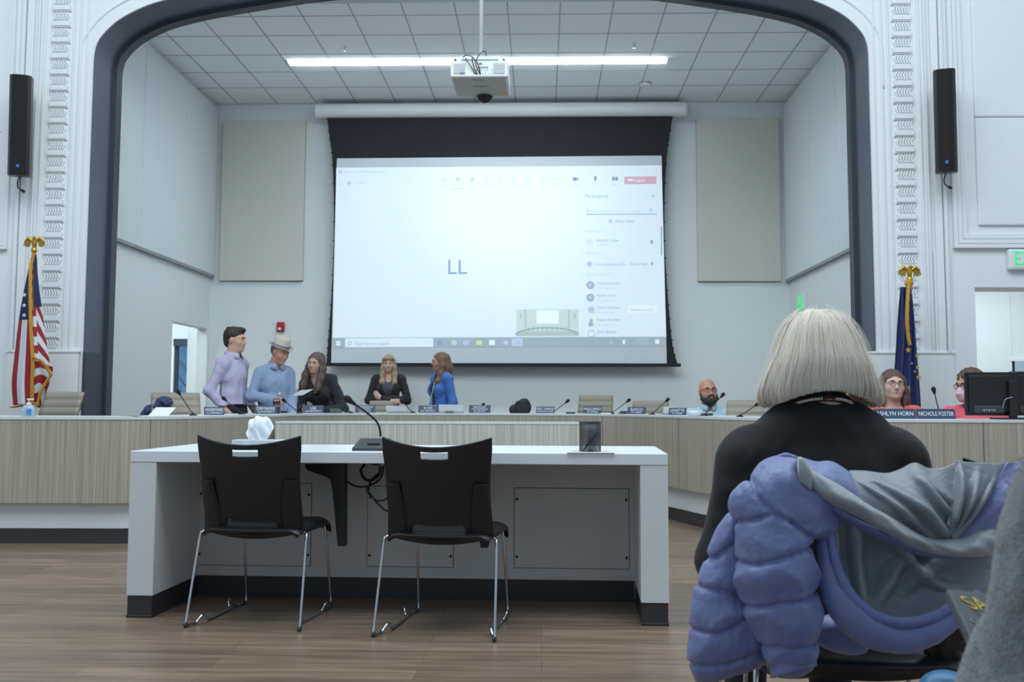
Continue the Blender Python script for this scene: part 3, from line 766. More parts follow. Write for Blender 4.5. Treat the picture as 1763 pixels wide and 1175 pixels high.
b = MB(); b.ell((0.015, pd+0.01, -ph/2-0.01), (0.066, 0.05, 0.05), u=20, v=12); ln = b.build('lens', mat('dark_lens_glass', rgb(18, 20, 26), 0.08, nscale=4, namt=0.1), t, smooth=True)
b = MB(); b.lathe([(0.07, -0.006), (0.078, -0.004), (0.078, 0.006), (0.06, 0.008)], c=(0.015, pd-0.01, -ph/2-0.002), n=24); b.build('lens_ring', M['dark_grey'], ln)
b = MB(); b.box((-0.18, 0.03, ph/2+0.022), (0.18, 0.30, ph/2+0.055)); b.box((-0.18, 0.03, ph/2), (-0.165, 0.30, ph/2+0.03)); b.box((0.165, 0.03, ph/2), (0.18, 0.30, ph/2+0.03)); b.build('mount_plate', M['white_plastic'], t, bevel=0.004)
for s in (-1, 1):
    b = MB(); b.cyl((s*(pw/2-0.04), 0.02, ph/2), (s*(pw/2-0.04), 0.02, ph/2+0.018), 0.015, n=14); b.build('foot', M['dark_grey'], t)
b = MB(); b.cyl((0.0, 0.17, ph/2+0.05), (0.0, 0.17, 2.6), 0.017, n=16)
mt = t.matrix_basis.inverted() @ Matrix.Translation(t.matrix_basis.translation)
pole = b.build('mount_pole', M['white_plastic'], t, smooth=True); pole.data.transform(Matrix.Translation((0, 0.17, ph/2+0.05)) @ mt.to_3x3().to_4x4() @ Matrix.Translation((0, -0.17, -ph/2-0.05)))
for pts in (((-0.16, 0.05, 0.13), (-0.10, -0.04, 0.11), (-0.04, -0.045, 0.07), (-0.02, -0.03, 0.0), (0.01, -0.004, -0.055)),
            ((0.06, 0.06, 0.13), (0.05, -0.02, 0.155), (0.01, -0.045, 0.12), (-0.02, -0.045, 0.06), (0.0, -0.02, 0.0), (0.012, -0.003, -0.055)),
            ((-0.12, 0.05, 0.12), (-0.115, -0.03, 0.07), (-0.08, -0.03, 0.02), (-0.03, -0.004, -0.055)), ((-0.07, 0.05, 0.13), (-0.06, -0.03, 0.07), (-0.045, -0.03, 0.0), (-0.015, -0.004, -0.055))):
    b = MB(); b.tube(spline(pts, 6), 0.0042, 6); b.build('cable', M['cable'], t, smooth=True)

# ================================================================ projection screen
YS = YB-0.22
hx0 = P(545, 190, YS).x; hx1 = P(1180, 190, YS).x; hz = P(862, 190, YS).z
scr = thing('projection_screen', ((hx0+hx1)/2, YS, 0), 'large tab-tensioned projection screen pulled down on the back wall, showing a video call', 'projection screen')
b = MB(); b.tube([(hx0, YS-0.01, hz), (hx0+0.001, YS-0.01, hz), (hx1-0.001, YS-0.01, hz), (hx1, YS-0.01, hz)], [0.09, 0.098, 0.098, 0.09], 20)
b.box((hx0+0.01, YS, hz-0.06), (hx1-0.01, YB-0.002, hz+0.09)); b.box((hx1, YS-0.04, hz-0.07), (hx1+0.03, YB-0.05, hz+0.06))
b.build('roller_case', M['white_plastic'], scr, world=True, smooth=False, bevel=0.005)
eL = [(563, 203), (568, 240), (572, 272), (575, 350), (574, 430), (571, 500), (567, 560), (564, 600), (562, 627)]
eR = [(1158, 200), (1152, 240), (1148, 270), (1144, 350), (1145, 430), (1149, 500), (1154, 560), (1159, 600), (1166, 626)]
lp = spline([P(*q, YS) for q in eL], 5); rp = spline([P(*q, YS) for q in eR], 5)
b = MB(); b.prism(lp+rp[::-1], (0, 0.004, 0)); b.build('black_border', M['screen_black'], scr, world=True)
wq = [P(580, 273, YS-0.002), P(1139, 268, YS-0.002), P(1148, 626, YS-0.002), P(570, 628, YS-0.002)]
b = MB(); b.prism(wq, (0, 0.0015, 0)); b.build('white_fabric', M['screen_white'], scr, world=True)
b = MB(); x0, x1 = P(560, 629, YS).x, P(1172, 629, YS).x; z0 = P(862, 628.5, YS).z; b.box((x0, YS-0.025, z0-0.022), (x1, YS+0.02, z0+0.022)); b.build('bottom_bar', M['screen_black'], scr, world=True, bevel=0.006)
b = MB()
for ed in (lp, rp):
    for i in range(3, len(ed)-2, 2): b.ell((ed[i].x, YS, ed[i].z), (0.014, 0.006, 0.010), u=8, v=6)
tag(b.build('tension_tabs', M['screen_black'], scr, world=True), kind='stuff')
def emis(name, r, g, b_, st=0.2):
    m = mat(name, rgb(r, g, b_), 0.9, nscale=20, namt=0.004, spec=0.1, emit=rgb(r, g, b_), estr=st); return m
M['px_white'] = emis('projected_white', 228, 238, 246); M['px_bar'] = emis('projected_grey_bar', 168, 182, 192)
M['px_soft'] = emis('projected_pale_grey', 196, 211, 226); M['px_text'] = emis('projected_grey_text', 168, 184, 204); M['px_text2'] = emis('projected_faint_text', 194, 209, 224)
M['px_red'] = emis('projected_red', 216, 178, 192); M['px_ll'] = emis('projected_initials', 152, 168, 192); M['px_purple'] = emis('projected_purple', 196, 196, 236)
M['px_yellow'] = emis('projected_yellow', 214, 222, 178); M['px_green'] = emis('projected_green', 190, 222, 206); M['px_dark'] = emis('projected_dark_icon', 140, 160, 180)
M['px_room'] = emis('projected_room_view', 205, 219, 219); M['px_room2'] = emis('projected_room_shade', 184, 200, 200); M['px_line'] = emis('projected_line', 150, 168, 204); M['px_full'] = emis('projected_full_white', 240, 248, 255)
def yq(px, py): # tilt of the picture: rows climb slightly to the right
    return P(px, py, YS-0.004)
def sq(pts, layer, mb):
    mb.prism([p+V((0, -0.0012*layer, 0)) for p in pts], (0, 0.001, 0))
b = MB(); sq([yq(579, 289), yq(1139, 285), yq(1147, 580), yq(573, 582)], 0, b); pic = b.build('projected_picture', M['px_white'], scr, world=True)
def tilt(px, py):                                # keep the rows parallel to the picture's edges
    return py-(px-860)*0.004
def bar(x0, y0, x1, y1, m, name='interface_block', layer=1):
    b = MB(); sq([yq(x0, tilt(x0, y0)), yq(x1, tilt(x1, y0)), yq(x1, tilt(x1, y1)), yq(x0, tilt(x0, y1))], layer, b)
    return b.build(name, M[m], pic, world=True)
def word(s_, px, py, hpx, m='px_text', align='LEFT', w_=None):
    p = yq(px, tilt(px, py))+V((0, -0.004, 0)); sz = hpx/1850*YS*1.35
    return text('interface_lettering', s_, sz, p, FACE, M[m], pic, align, depth=0.0003, width=None if w_ is None else w_/1850*YS)
bar(573, 582, 1147, 597.5, 'px_bar', 'taskbar'); bar(594, 582, 746, 597.5, 'px_white', 'search_box', 2)
word('Type here to search', 611, 591, 6.2, 'px_text', w_=60)
def disc(px, py, r, m, name='interface_icon', layer=2, n=18):
    c_ = yq(px, tilt(px, py)); rr = r/1850*YS; b = MB()
    sq([c_+V((rr*cos(2*pi*k/n), 0, rr*sin(2*pi*k/n))) for k in range(n)], layer, b); return b.build(name, M[m], pic, world=True)
def ring(px, py, r, m, layer=2):
    c_ = yq(px, tilt(px, py)); rr = r/1850*YS; b = MB()
    b.tube([c_+V((rr*cos(2*pi*k/16), -0.002*layer, rr*sin(2*pi*k/16))) for k in range(17)], 0.0035, 5, cap=False); return b.build('interface_icon', M[m], pic, world=True)
for x0, y0 in ((579, 587), (583, 587), (579, 591), (583, 591)): bar(x0-0.3, y0-0.3, x0+3.2, y0+3.2, 'px_full', 'interface_icon', 3)
ring(603, 590, 2.8, 'px_text', 3); bar(599.4, 592.6, 601.6, 593.6, 'px_text', 'interface_icon', 3)
bar(753, 587, 760, 594, 'px_soft', 'interface_icon'); disc(781, 590, 4.6, 'px_soft'); disc(784, 590.5, 3, 'px_green', layer=3)
bar(797, 586.5, 808, 594, 'px_purple', 'interface_icon', 2); bar(820, 586.5, 830, 594, 'px_yellow', 'interface_icon', 2); bar(842, 586, 852, 594.5, 'px_full', 'interface_icon', 2); disc(871, 590.5, 4.6, 'px_purple'); disc(871, 590.5, 2, 'px_yellow', layer=3)
bar(881, 583, 900, 597, 'px_soft', 'interface_icon', 2); bar(887, 587, 896, 594, 'px_purple', 'interface_icon', 3)
bar(1050, 588, 1055, 593, 'px_purple', 'interface_icon', 2); bar(1072, 586, 1076, 594, 'px_full', 'interface_icon', 2); bar(1128, 586, 1135, 593.5, 'px_full', 'interface_icon', 2)
word('6:04 PM', 1106, 586.5, 5, 'px_soft', 'CENTER'); word('1/16/2025', 1106, 593, 5, 'px_soft', 'CENTER')
# title row and tool row
disc(586, 295, 3, 'px_purple'); word('Regular Board Meeting Session', 593, 295, 4.5, 'px_soft', w_=72)
ring(587.5, 315, 3, 'px_soft'); disc(601, 315, 3.4, 'px_soft'); word('17:44', 610, 315, 5.5, 'px_text2')
for px, lb in ((764, 'Chat'), (788, 'People'), (813, 'Raise'), (837, 'React'), (861, 'View'), (885, 'Notes'), (909, 'Rooms'), (934, 'Apps'), (959, 'More')):
    if lb in ('People', 'Raise'): disc(px, 309, 3.6, 'px_soft')
    elif lb == 'More':
        for k in (-4, 0, 4): disc(px+k, 309, 1, 'px_soft')
    else: ring(px, 309, 4.0, 'px_soft')
    word(lb, px, 318, 3.6, 'px_text2', 'CENTER')
bar(779, 324, 798, 325.4, 'px_soft', 'interface_line')
bar(986, 306, 993, 312, 'px_dark', 'interface_icon'); bar(993.6, 307, 996, 311, 'px_dark', 'interface_icon'); word('Camera', 991, 318, 3.6, 'px_text2', 'CENTER')
bar(1023, 304, 1027, 311, 'px_dark', 'interface_icon'); bar(1024.3, 311, 1025.7, 314, 'px_dark', 'interface_icon'); word('Mic', 1025, 318, 3.6, 'px_text2', 'CENTER')
bar(1054, 305.5, 1058.3, 312, 'px_dark', 'interface_icon'); bar(1059.2, 305.5, 1064, 312, 'px_dark', 'interface_icon'); word('Share', 1058, 319, 3.6, 'px_text2', 'CENTER')
bar(1075, 305, 1130, 318, 'px_red', 'leave_button'); word('Leave', 1101, 312, 6, 'px_full', 'CENTER'); bar(1081, 309.5, 1090, 312.5, 'px_full', 'interface_icon', 2); word('v', 1122, 311, 4, 'px_full', 'CENTER')
for px, s_ in ((1069, '-'), (1091, '^'), (1110, 'o'), (1130, 'x')): word(s_, px, 293, 5, 'px_soft', 'CENTER')
# participant list
word('Participants', 1007, 338.5, 6.6, 'px_text', w_=40); word('...', 1110, 337, 6, 'px_soft', 'CENTER'); word('x', 1124, 338, 7, 'px_text', 'CENTER')
word('Invite someone or dial a number', 1012, 364.5, 5.2, 'px_text2', w_=92); bar(1011, 363-2.5, 1011.8, 367.5, 'px_text', 'interface_line'); ring(1121, 363.5, 2.3, 'px_text'); bar(1009, 369.3, 1131, 370.5, 'px_line', 'interface_line')
bar(1048, 379, 1054, 385, 'px_soft', 'interface_icon'); word('Share invite', 1059, 382, 5.8, 'px_text', w_=33)
word('v  Presenters (1)', 1002, 399, 4.4, 'px_text2'); ring(1015, 417.5, 4.6, 'px_soft'); word('HF', 1015, 417.5, 3.6, 'px_text', 'CENTER'); word('Hannah Foster', 1026, 415, 5.4, 'px_text', w_=40); word('Organizer', 1026, 422, 4, 'px_text2')
bar(1120.5, 415, 1123.5, 421, 'px_dark', 'interface_icon'); bar(1137.6, 391, 1140.0, 441, 'px_text', 'scroll_bar')
word('v  Attendees (1)', 1002, 436.5, 4.4, 'px_text2'); disc(1015, 455.5, 5, 'px_soft'); word('LL', 1015, 455.5, 4, 'px_text', 'CENTER'); word('Larry Lawrence (Gu...', 1026, 456, 5.2, 'px_text', w_=54); word('(Unverified)', 1084, 456, 5.2, 'px_text', w_=31); bar(1121, 452.5, 1124.5, 458, 'px_text', 'interface_icon')
word('v  Others invited (17)', 1002, 473.5, 4.4, 'px_text2')
for nm, y, ic in (('Carol Houston', 490, 'd'), ('Ashlyn Horn', 511.5, 'd'), ('Chris Enyeart', 532, 't'), ('Ethan Fortner', 553, 'p'), ('Erin Easter', 574, 'r')):
    if ic == 'd': disc(1016.5, y+2, 7, 'px_text'); disc(1016.5, y+1, 2.6, 'px_soft', layer=3)
    elif ic == 't': disc(1018, y+2, 6, 'px_soft'); word('CE', 1018, y+2, 4, 'px_text', 'CENTER'); disc(1023, y+7, 1.8, 'px_yellow', layer=3)
    elif ic == 'p': disc(1018, y-0.5, 2.7, 'px_text'); disc(1017, y+6, 4.2, 'px_text'); disc(1023, y+8, 1.8, 'px_yellow', layer=3)
    else: ring(1018, y+1, 6, 'px_text')
    word(nm, 1028, y-1.5, 5.4, 'px_text', w_=3.05*len(nm))
    if ic != 'r': word('No response', 1028, y+6.5, 4.2, 'px_text2', w_=30)
bar(1082, 527, 1132, 541, 'px_full', 'request_button'); word('Request to join', 1105, 534.5, 4.6, 'px_text', 'CENTER', w_=38)
word('LL', 787, 461, 27, 'px_ll', 'CENTER', w_=33)
# small picture of this room in the call
bar(889, 533, 996, 579, 'px_room', 'call_thumbnail'); bar(924, 535, 962, 558, 'px_full', 'call_thumbnail_detail', 2)
for x0, y0, x1, y1 in ((889, 571, 996, 579), (903, 534, 906, 571), (978, 534, 981, 571), (895, 540, 898, 550), (988, 540, 991, 550)): bar(x0, y0, x1, y1, 'px_room2', 'call_thumbnail_detail', 2)
c_ = yq(942, 574); b = MB(); b.tube([c_+V((0.42*cos(pi*k/12), -0.0035, 0.10*sin(pi*k/12)-0.02)) for k in range(13)], 0.010, 4); b.build('call_thumbnail_detail', M['px_room2'], pic, world=True)
for k in range(9): bar(908+k*8.2, 563-2*sin(k*0.4), 911+k*8.2, 570, 'px_room2', 'call_thumbnail_detail', 2)
# the projector's beam adds its own brightness to the screen
sp = bpy.data.lights.new('projector_beam', 'SPOT'); so = bpy.data.objects.new('projector_beam', sp); C.objects.link(so)
sp.energy = 70; sp.spot_size = radians(44); sp.spot_blend = 1.0; sp.color = (0.9, 0.95, 1.0); sp.shadow_soft_size = 0.03
so.location = (t.matrix_basis.translation.x, YPJ+0.75, t.matrix_basis.translation.z-0.15) if False else (P(830, 160, YPJ+0.62).x, YPJ+0.62, P(830, 172, YPJ+0.62).z)
so.rotation_euler = (P(890, 360, YS)-so.location).to_track_quat('-Z', 'Y').to_euler()

# ================================================================ acoustic panels, alarm, signs
def panel_back(x0, y0, x1, y1, label):
    p0 = P(x0, y0, YB); p1 = P(x1, y1, YB); c_ = (p0+p1)/2
    t = thing('acoustic_panel', (c_.x, YB, min(p0.z, p1.z)), label, 'acoustic panel')
    w2 = abs(p1.x-p0.x)/2; h_ = abs(p1.z-p0.z)
    b = MB(); b.box((-w2, -0.05, 0), (w2, -0.004, h_)); b.build('fabric_face', M['beige'], t, bevel=0.006)
    b = MB(); b.box((-w2-0.002, -0.004, -0.012), (w2+0.002, -0.001, h_)); b.build('backing_edge', M['edge'], t)
panel_back(386, 210, 522, 484, 'beige acoustic panel on the back wall, left of the screen')
panel_back(1198, 206, 1344, 485, 'beige acoustic panel on the back wall, right of the screen')
def side_panels(X, seams, ledge, s, names):
    z0 = ledge
    for (ya, yb), lb in zip(seams, names):
        t = thing('acoustic_wall_panel', (X, (ya+yb)/2, z0), lb, 'acoustic panel', None)
        h2 = (yb-ya)/2-0.004; ztop = ZC-0.06
        b = MB(); b.box(sorted_lo(0, s*0.05, -h2, 0.035), sorted_hi(0, s*0.05, h2, ztop-z0)); b.build('fabric_face', M['panel'], t, bevel=0.008)
        b = MB(); b.box(sorted_lo(0, s*0.055, -h2-0.004, 0), sorted_hi(0, s*0.055, h2+0.004, 0.035)); b.build('bottom_rail', M['edge'], t)
def sorted_lo(xa, xb, y, z): return (min(xa, xb)+(0.001 if xa <= xb else 0), y, z)
def sorted_hi(xa, xb, y, z): return (max(xa, xb)-(0.001 if xa > xb else 0), y, z)
za = PX(300, 455, XL).z; ys = [YA+AT+0.16, PX(240, 250, XL).y, PX(313, 250, XL).y, YB-0.02]
side_panels(XL, list(zip(ys, ys[1:])), za, 1, ['white fabric panel on the left stage wall, next to the arch', 'white fabric panel on the left stage wall, middle of three', 'white fabric panel on the left stage wall, next to the back corner'])
za = PX(1420, 457, XR).z; ys = [YA+AT+0.16, PX(1447, 250, XR).y, PX(1400, 250, XR).y, YB-0.02]
side_panels(XR, list(zip(ys, ys[1:])), za, -1, ['white fabric panel on the right stage wall, next to the arch', 'white fabric panel on the right stage wall, middle of three', 'white fabric panel on the right stage wall, next to the back corner'])
q = P(484, 563.5, YB); t = thing('fire_alarm', (q.x, YB, q.z), 'red fire alarm with white strobe on the back wall', 'fire alarm')
b = MB(); b.box((-0.054, -0.05, -0.066), (0.054, -0.001, 0.066)); b.build('housing', M['red_plastic'], t, bevel=0.014)
b = MB(); b.box((-0.03, -0.064, -0.045), (0.014, -0.049, -0.012)); b.build('strobe', M['white_plastic'], t, bevel=0.006)
M['exit_green'] = mat('lit_green_sign', rgb(40, 190, 110), 0.4, emit=rgb(30, 225, 120), estr=0.45)
# small green exit sign on the right stage wall
q = PX(1384, 522, XR); t = thing('exit_sign', (XR, q.y, q.z), 'small green exit sign on the right stage wall', 'exit sign')
b = MB(); b.box((-0.05, -0.17, -0.10), (-0.001, 0.17, 0.10)); b.build('housing', M['white_plastic'], t, bevel=0.006)
b = MB(); b.box((-0.053, -0.15, -0.085), (-0.050, 0.15, 0.085)); b.build('lit_face', M['exit_green'], t)
for i, ch in enumerate('EXIT'):
    text('exit_lettering', ch, 0.15, (-0.0545, 0.10-0.065*i, 0), Euler((pi/2, 0, -pi/2)).to_matrix().to_4x4(), M['white_ink'], t, world=False)
# EXIT sign over the passage
q = P(1735, 447, YA-0.05); t = thing('exit_sign', (q.x+0.17, YA, q.z), 'white EXIT sign with green letters above the passage opening', 'exit sign')
b = MB(); b.box((-0.17, -0.07, -0.10), (0.17, -0.001, 0.10)); b.build('housing', M['white_plastic'], t, bevel=0.025)
text('exit_lettering', 'EXIT', 0.19, (0.02, -0.072, 0.0), FACE, M['exit_green'], t, world=False, width=0.27)

# ================================================================ loudspeakers either side of the arch
def speaker(px0, px1, py0, py1, s, label):
    Ysp = YA-0.30; q0 = P((px0+px1)/2, py0, Ysp); q1 = P((px0+px1)/2, py1, Ysp); h_ = (q0.z-q1.z)
    c_ = P((px0+px1)/2, (py0+py1)/2, Ysp)
    t = thing('column_loudspeaker', c_, label, 'loudspeaker')
    t.matrix_basis = Matrix.Translation(c_) @ Matrix.Rotation(s*radians(18), 4, 'Z') @ Matrix.Rotation(radians(6), 4, 'X')
    w_ = 0.095
    def sec(z): return [(-w_, 0.10, z), (-w_, -0.05, z), (-w_*0.75, -0.085, z), (-w_*0.3, -0.10, z), (w_*0.3, -0.10, z), (w_*0.75, -0.085, z), (w_, -0.05, z), (w_, 0.10, z)]
    b = MB(); b.rings([sec(-h_/2), sec(h_/2)]); b.build('cabinet', M['black_plastic'], t, bevel=0.004)
    def g(z): return [(-w_*0.72, -0.088, z), (-w_*0.3, -0.103, z), (w_*0.3, -0.103, z), (w_*0.72, -0.088, z), (w_*0.7, -0.08, z), (-w_*0.7, -0.08, z)]
    b = MB(); b.rings([g(-h_/2+0.012), g(h_/2-0.012)]); gr = b.build('grille', M['black_cloth'], t)
    b = MB(); b.box((-0.014, -0.106, -h_/2+0.075), (0.014, -0.102, -h_/2+0.105)); b.build('badge', mat('blue_badge', rgb(70, 110, 190), 0.4, nscale=9, namt=0.03), gr)
    for z in (-h_/2+0.08, h_/2-0.08):
        b = MB(); b.box((-0.04, 0.10, z-0.05), (0.04, 0.20, z+0.05)); b.build('wall_bracket', M['black_metal'], t, bevel=0.006)
    b = MB(); b.tube(spline([(0.0, 0.05, -h_/2+0.005), (-0.02, 0.06, -h_/2-0.05), (-0.015, 0.05, -h_/2-0.10), (0.02, 0.05, -h_/2-0.13)], 5), 0.006, 7); b.tube([(0.015, 0.05, -h_/2-0.125), (0.045, 0.05, -h_/2-0.145)], 0.013, 8); b.build('cable', M['cable'], t, smooth=True)
speaker(12, 58, 133, 302, 1, 'tall black loudspeaker on the wall left of the arch')
speaker(1607, 1648, 123, 296, -1, 'tall black loudspeaker on the wall right of the arch')

# ================================================================ the dais
DZ = 0.885
fp = [(-8.0, 7.25), (-4.6, 7.45), (-3.4, 7.5), (-2.85, 7.54), (-2.6, 7.85), (-2.46, 8.4), (-2.34, 9.1), (-2.1, 9.8), (-1.75, 10.2), (-1.2, 10.4), (-0.5, 10.5), (0.15, 10.35), (0.70, 9.95), (1.03, 9.35), (1.24, 8.70), (1.52, 8.05), (2.0, 7.55), (2.7, 7.40), (4.6, 7.35), (7.5, 7.3)]
path = spline([V((x, y, 0)) for x, y in fp], 12)
def off(d):
    out = []
    for i, p in enumerate(path):
        t_ = (path[min(i+1, len(path)-1)]-path[max(i-1, 0)]).normalized(); out.append(p+V((-t_.y, t_.x, 0))*d)
    return out
def rail(d0, d1, z0, z1):
    a, c_ = off(d0), off(d1); b = MB()
    b.rings([[(p.x, p.y, z0), (p.x, p.y, z1), (q.x, q.y, z1), (q.x, q.y, z0)] for p, q in zip(a, c_)]); return b
dais = thing('dais_desk', (-0.5, 10.5, 0), 'long curved dais desk with grey oak front and white worktop', 'desk')
rail(0, 0.03, 0.285, DZ-0.018).build('front_panel', M['lam'], dais, world=True, smooth=False)
rail(-0.004, 0.66, DZ-0.018, DZ).build('worktop', M['worktop'], dais, world=True)
rail(0.06, 0.10, 0.105, 0.285).build('recessed_panel', M['white_lam'], dais, world=True)
rail(0.05, 0.11, 0, 0.105).build('kick_base', M['black_base'], dais, world=True)
def dais_at(px, d=0.16):
    o = off(d); best = None
    for i in range(len(o)-1):
        for k in range(6):
            p = o[i].lerp(o[i+1], k/6); e = abs(proj((p.x, p.y, DZ))[0]-px)
            if best is None or e < best[0]:
                t_ = (o[i+1]-o[i]).normalized(); best = (e, p, math.atan2(t_.y, t_.x))
    return V((best[1].x, best[1].y, DZ)), best[2]
# seams of the front panel
b = MB()
for px in (-120, 260, 1037, 1168, 1400, 1690):
    p, a_ = dais_at(px, -0.0008); mt = Matrix.Translation((p.x, p.y, 0)) @ Matrix.Rotation(a_, 4, 'Z')
    b.box((-0.0018, -0.0008, 0.285), (0.0018, 0.002, DZ-0.018), mt)
tag(b.build('panel_seams', M['gap'], dais, world=True), kind='stuff')
# lower clerk's desk before the centre of the dais
YC = 9.05; cx0 = P(474, 727, YC).x; cx1 = P(1012, 727, YC).x; cz = P(800, 727, YC).z
t = thing('clerk_desk', ((cx0+cx1)/2, YC, 0), 'lower straight desk with pale striped front before the middle of the dais', 'desk')
hw = (cx1-cx0)/2
b = MB(); b.box((-hw, 0, 0.10), (hw, 0.03, cz-0.018)); b.build('front_panel', M['lam_light'], t)
b = MB(); b.box((-hw, -0.004, cz-0.018), (hw, 0.26, cz)); b.build('worktop', M['worktop'], t)
b = MB(); b.box((-hw, 0.03, 0.10), (-hw+0.03, 0.25, cz-0.018)); b.box((hw-0.03, 0.03, 0.10), (hw, 0.25, cz-0.018)); b.build('end_panel', M['lam_light'], t)
b = MB(); b.box((-hw, 0.02, 0), (hw, 0.05, 0.10)); b.build('kick_base', M['black_base'], t)
# ================================================================ things on the dais
def plate(px0, px1, hpx, lines, label, tilt_rot=0.0):
    pxc = (px0+px1)/2; p, a_ = dais_at(pxc, 0.09)
    w_ = (px1-px0)/1850*p.y; h_ = hpx/1850*p.y
    rz = a_*0.35+tilt_rot
    t = thing('name_plate', p, label, 'name plate', rotz=rz)
    b = MB(); b.prism([(-w_/2, -0.012, 0.004), (-w_/2, 0.012, h_), (-w_/2, 0.018, h_), (-w_/2, 0.0, 0.004)], (w_, 0, 0)); b.build('plate', M['navy_plate'], t)
    b = MB(); b.box((-w_/2-0.004, -0.015, 0), (w_/2+0.004, 0.03, 0.004)); b.build('foot', M['white_plastic'], t)
    tl = math.atan2(0.024, h_)
    zs_ = {1: (0.5,), 2: (0.64, 0.26), 3: (0.74, 0.46, 0.2)}[len(lines)]
    sz = {1: (0.46,), 2: (0.40, 0.26), 3: (0.32, 0.22, 0.2)}[len(lines)]
    for ln, zf, sf in zip(lines, zs_, sz):
        text('plate_lettering', ln, h_*sf*1.25, (0, -0.012+0.024*zf-0.0012, 0.004+(h_-0.004)*zf), Euler((pi/2-tl, 0, 0)).to_matrix().to_4x4(), M['white_ink'], t, depth=0.0004, world=False, fit=w_*0.9)
plate(352, 386, 15, ['VEDERMARK', '1st DISTRICT'], 'navy name plate in front of the person in the lavender shirt')
plate(439, 476, 15, ['DEMAREE', '2nd DISTRICT'], 'navy name plate in front of the person in the straw hat')
plate(522, 557, 14, ['LEE', '3rd DISTRICT'], 'navy name plate in front of the leaning person in black')
plate(611, 646, 14, ['SEVERSON', 'PRESIDENT', '4th DISTRICT'], 'navy name plate left of the person with crossed arms')
plate(720, 753, 13, ['ROSS', '5th DISTRICT'], 'navy name plate in front of the person in the blue cardigan')
plate(807, 844, 14, ['HAWLEY', 'VICE PRESIDENT', '6th DISTRICT'], 'navy name plate on the dais right of the blue cardigan person')
plate(922, 954, 12, ['ERIC HARRA', 'CORPORATION COUNSEL'], 'navy name plate just right of the black backpack', -0.1)
plate(1004, 1037, 13, ['MULLIANO', 'AT LARGE'], 'navy name plate before the tall empty tan chair', -0.1)
plate(1080, 1113, 13, ['BUNCO', 'AT LARGE'], 'navy name plate before the lower empty tan chair', -0.1)
plate(1150, 1182, 13, ['JANETTE', 'AT LARGE'], 'navy name plate left of the bearded person', -0.1)
plate(1508, 1576.5, 18, ['ASHLYN HORN'], 'navy name plate directly below the person in orange')
plate(1579.5, 1644, 18, ['NICHOLE FOSTER'], 'navy name plate nearest the black monitors, one line of lettering')
def dais_mic(bx, hx, hy, label, d=0.24):
    p, a_ = dais_at(bx, d)
    t = thing('desk_microphone', p, label, 'microphone')
    hd = P(hx, hy, p.y-0.03)-p
    b = MB(); b.lathe([(0.030, 0), (0.030, 0.006), (0.014, 0.016), (0.008, 0.02)], n=18); b.build('base', M['black_metal'], t)
    mid = hd*0.5+V((hd.x*0.03, 0, hd.z*0.05))
    b = MB(); b.tube(spline([(0, 0, 0.015), hd*0.25+V((0, 0, 0.004)), mid, hd*0.9], 4), 0.0038, 7); b.build('gooseneck', M['black_metal'], t, smooth=True)
    dd = (hd-mid).normalized()
    b = MB(); b.tube([hd-dd*0.022, hd-dd*0.004, hd+dd*0.012, hd+dd*0.026, hd+dd*0.033], [0.006, 0.012, 0.017, 0.014, 0.005], 12); b.build('microphone_head', M['black_cloth'], t, smooth=True)
for a in ((333, 308, 677, 'gooseneck microphone before the chair with the navy jacket'), (417, 387, 688, 'gooseneck microphone in front of the person in the lavender shirt'), (516, 490, 691, 'gooseneck microphone in front of the person in the straw hat'),
          (604, 572, 696, 'gooseneck microphone right of the leaning person in black'), (710, 693, 692, 'gooseneck microphone in front of the person with crossed arms'), (824, 831, 699, 'gooseneck microphone behind the three-line name plate'),
          (951, 976, 692, 'gooseneck microphone right of the black backpack'), (1052, 1081, 691, 'gooseneck microphone right of the tall empty tan chair'), (1122, 1148, 690, 'gooseneck microphone before the lower empty tan chair'),
          (1213, 1243, 682, 'gooseneck microphone in front of the bearded person'), (1274, 1303, 697, 'gooseneck microphone beside the white-haired head, on the dais'), (1620, 1608, 674, 'gooseneck microphone between the orange and pink persons')):
    dais_mic(*a)
# laptops and papers
def laptop(px0, px1, top, label, m=None, yaw=0.0):
    p, a_ = dais_at((px0+px1)/2, 0.34); w_ = (px1-px0)/1850*p.y; h_ = (714-top)/1850*p.y+0.02
    t = thing('laptop', p, label, 'laptop', rotz=yaw); m = m or M['white_plastic']
    b = MB(); b.box((-w_/2, 0.0, 0.001), (w_/2, 0.20, 0.014)); b.build('keyboard_base', M['grey_plastic'], t, bevel=0.003)
    b = MB(); b.prism([(-w_/2, 0.0, 0.012), (-w_/2, -0.05, h_), (-w_/2, -0.042, h_), (-w_/2, 0.008, 0.012)], (w_, 0, 0)); b.build('lid', m, t, bevel=0.002)
laptop(665, 700, 705, 'low pale laptop in front of the person with crossed arms'); laptop(756, 797, 703, 'pale laptop lid in front of the person in the blue cardigan')
m_slate = mat('grey_laptop', rgb(120, 128, 138), 0.4, nscale=30, namt=0.04)
laptop(569, 588, 710, 'thin dark grey laptop edge left of the crossed-arms person', m_slate); laptop(1066, 1079, 712, 'small grey device left of the lower empty tan chair', m_slate); laptop(1142, 1158, 704, 'pale grey laptop behind a name plate, left of the bearded person'); laptop(1206, 1228, 714, 'dark grey laptop in front of the bearded person', m_slate)
p, a_ = dais_at(279, 0.25); t = thing('tablet_stand', p, 'white slanted tablet before the chair with the navy jacket', 'tablet')
w0 = 40/1850*p.y
b = MB(); b.prism([(-w0/2, -0.06, 0.002), (w0/2-0.02, -0.06, 0.002), (w0/2+0.01, 0.02, 0.066), (-w0/2+0.03, 0.02, 0.066)], (0, 0.008, 0)); b.build('tablet', M['white_plastic'], t, bevel=0.002)
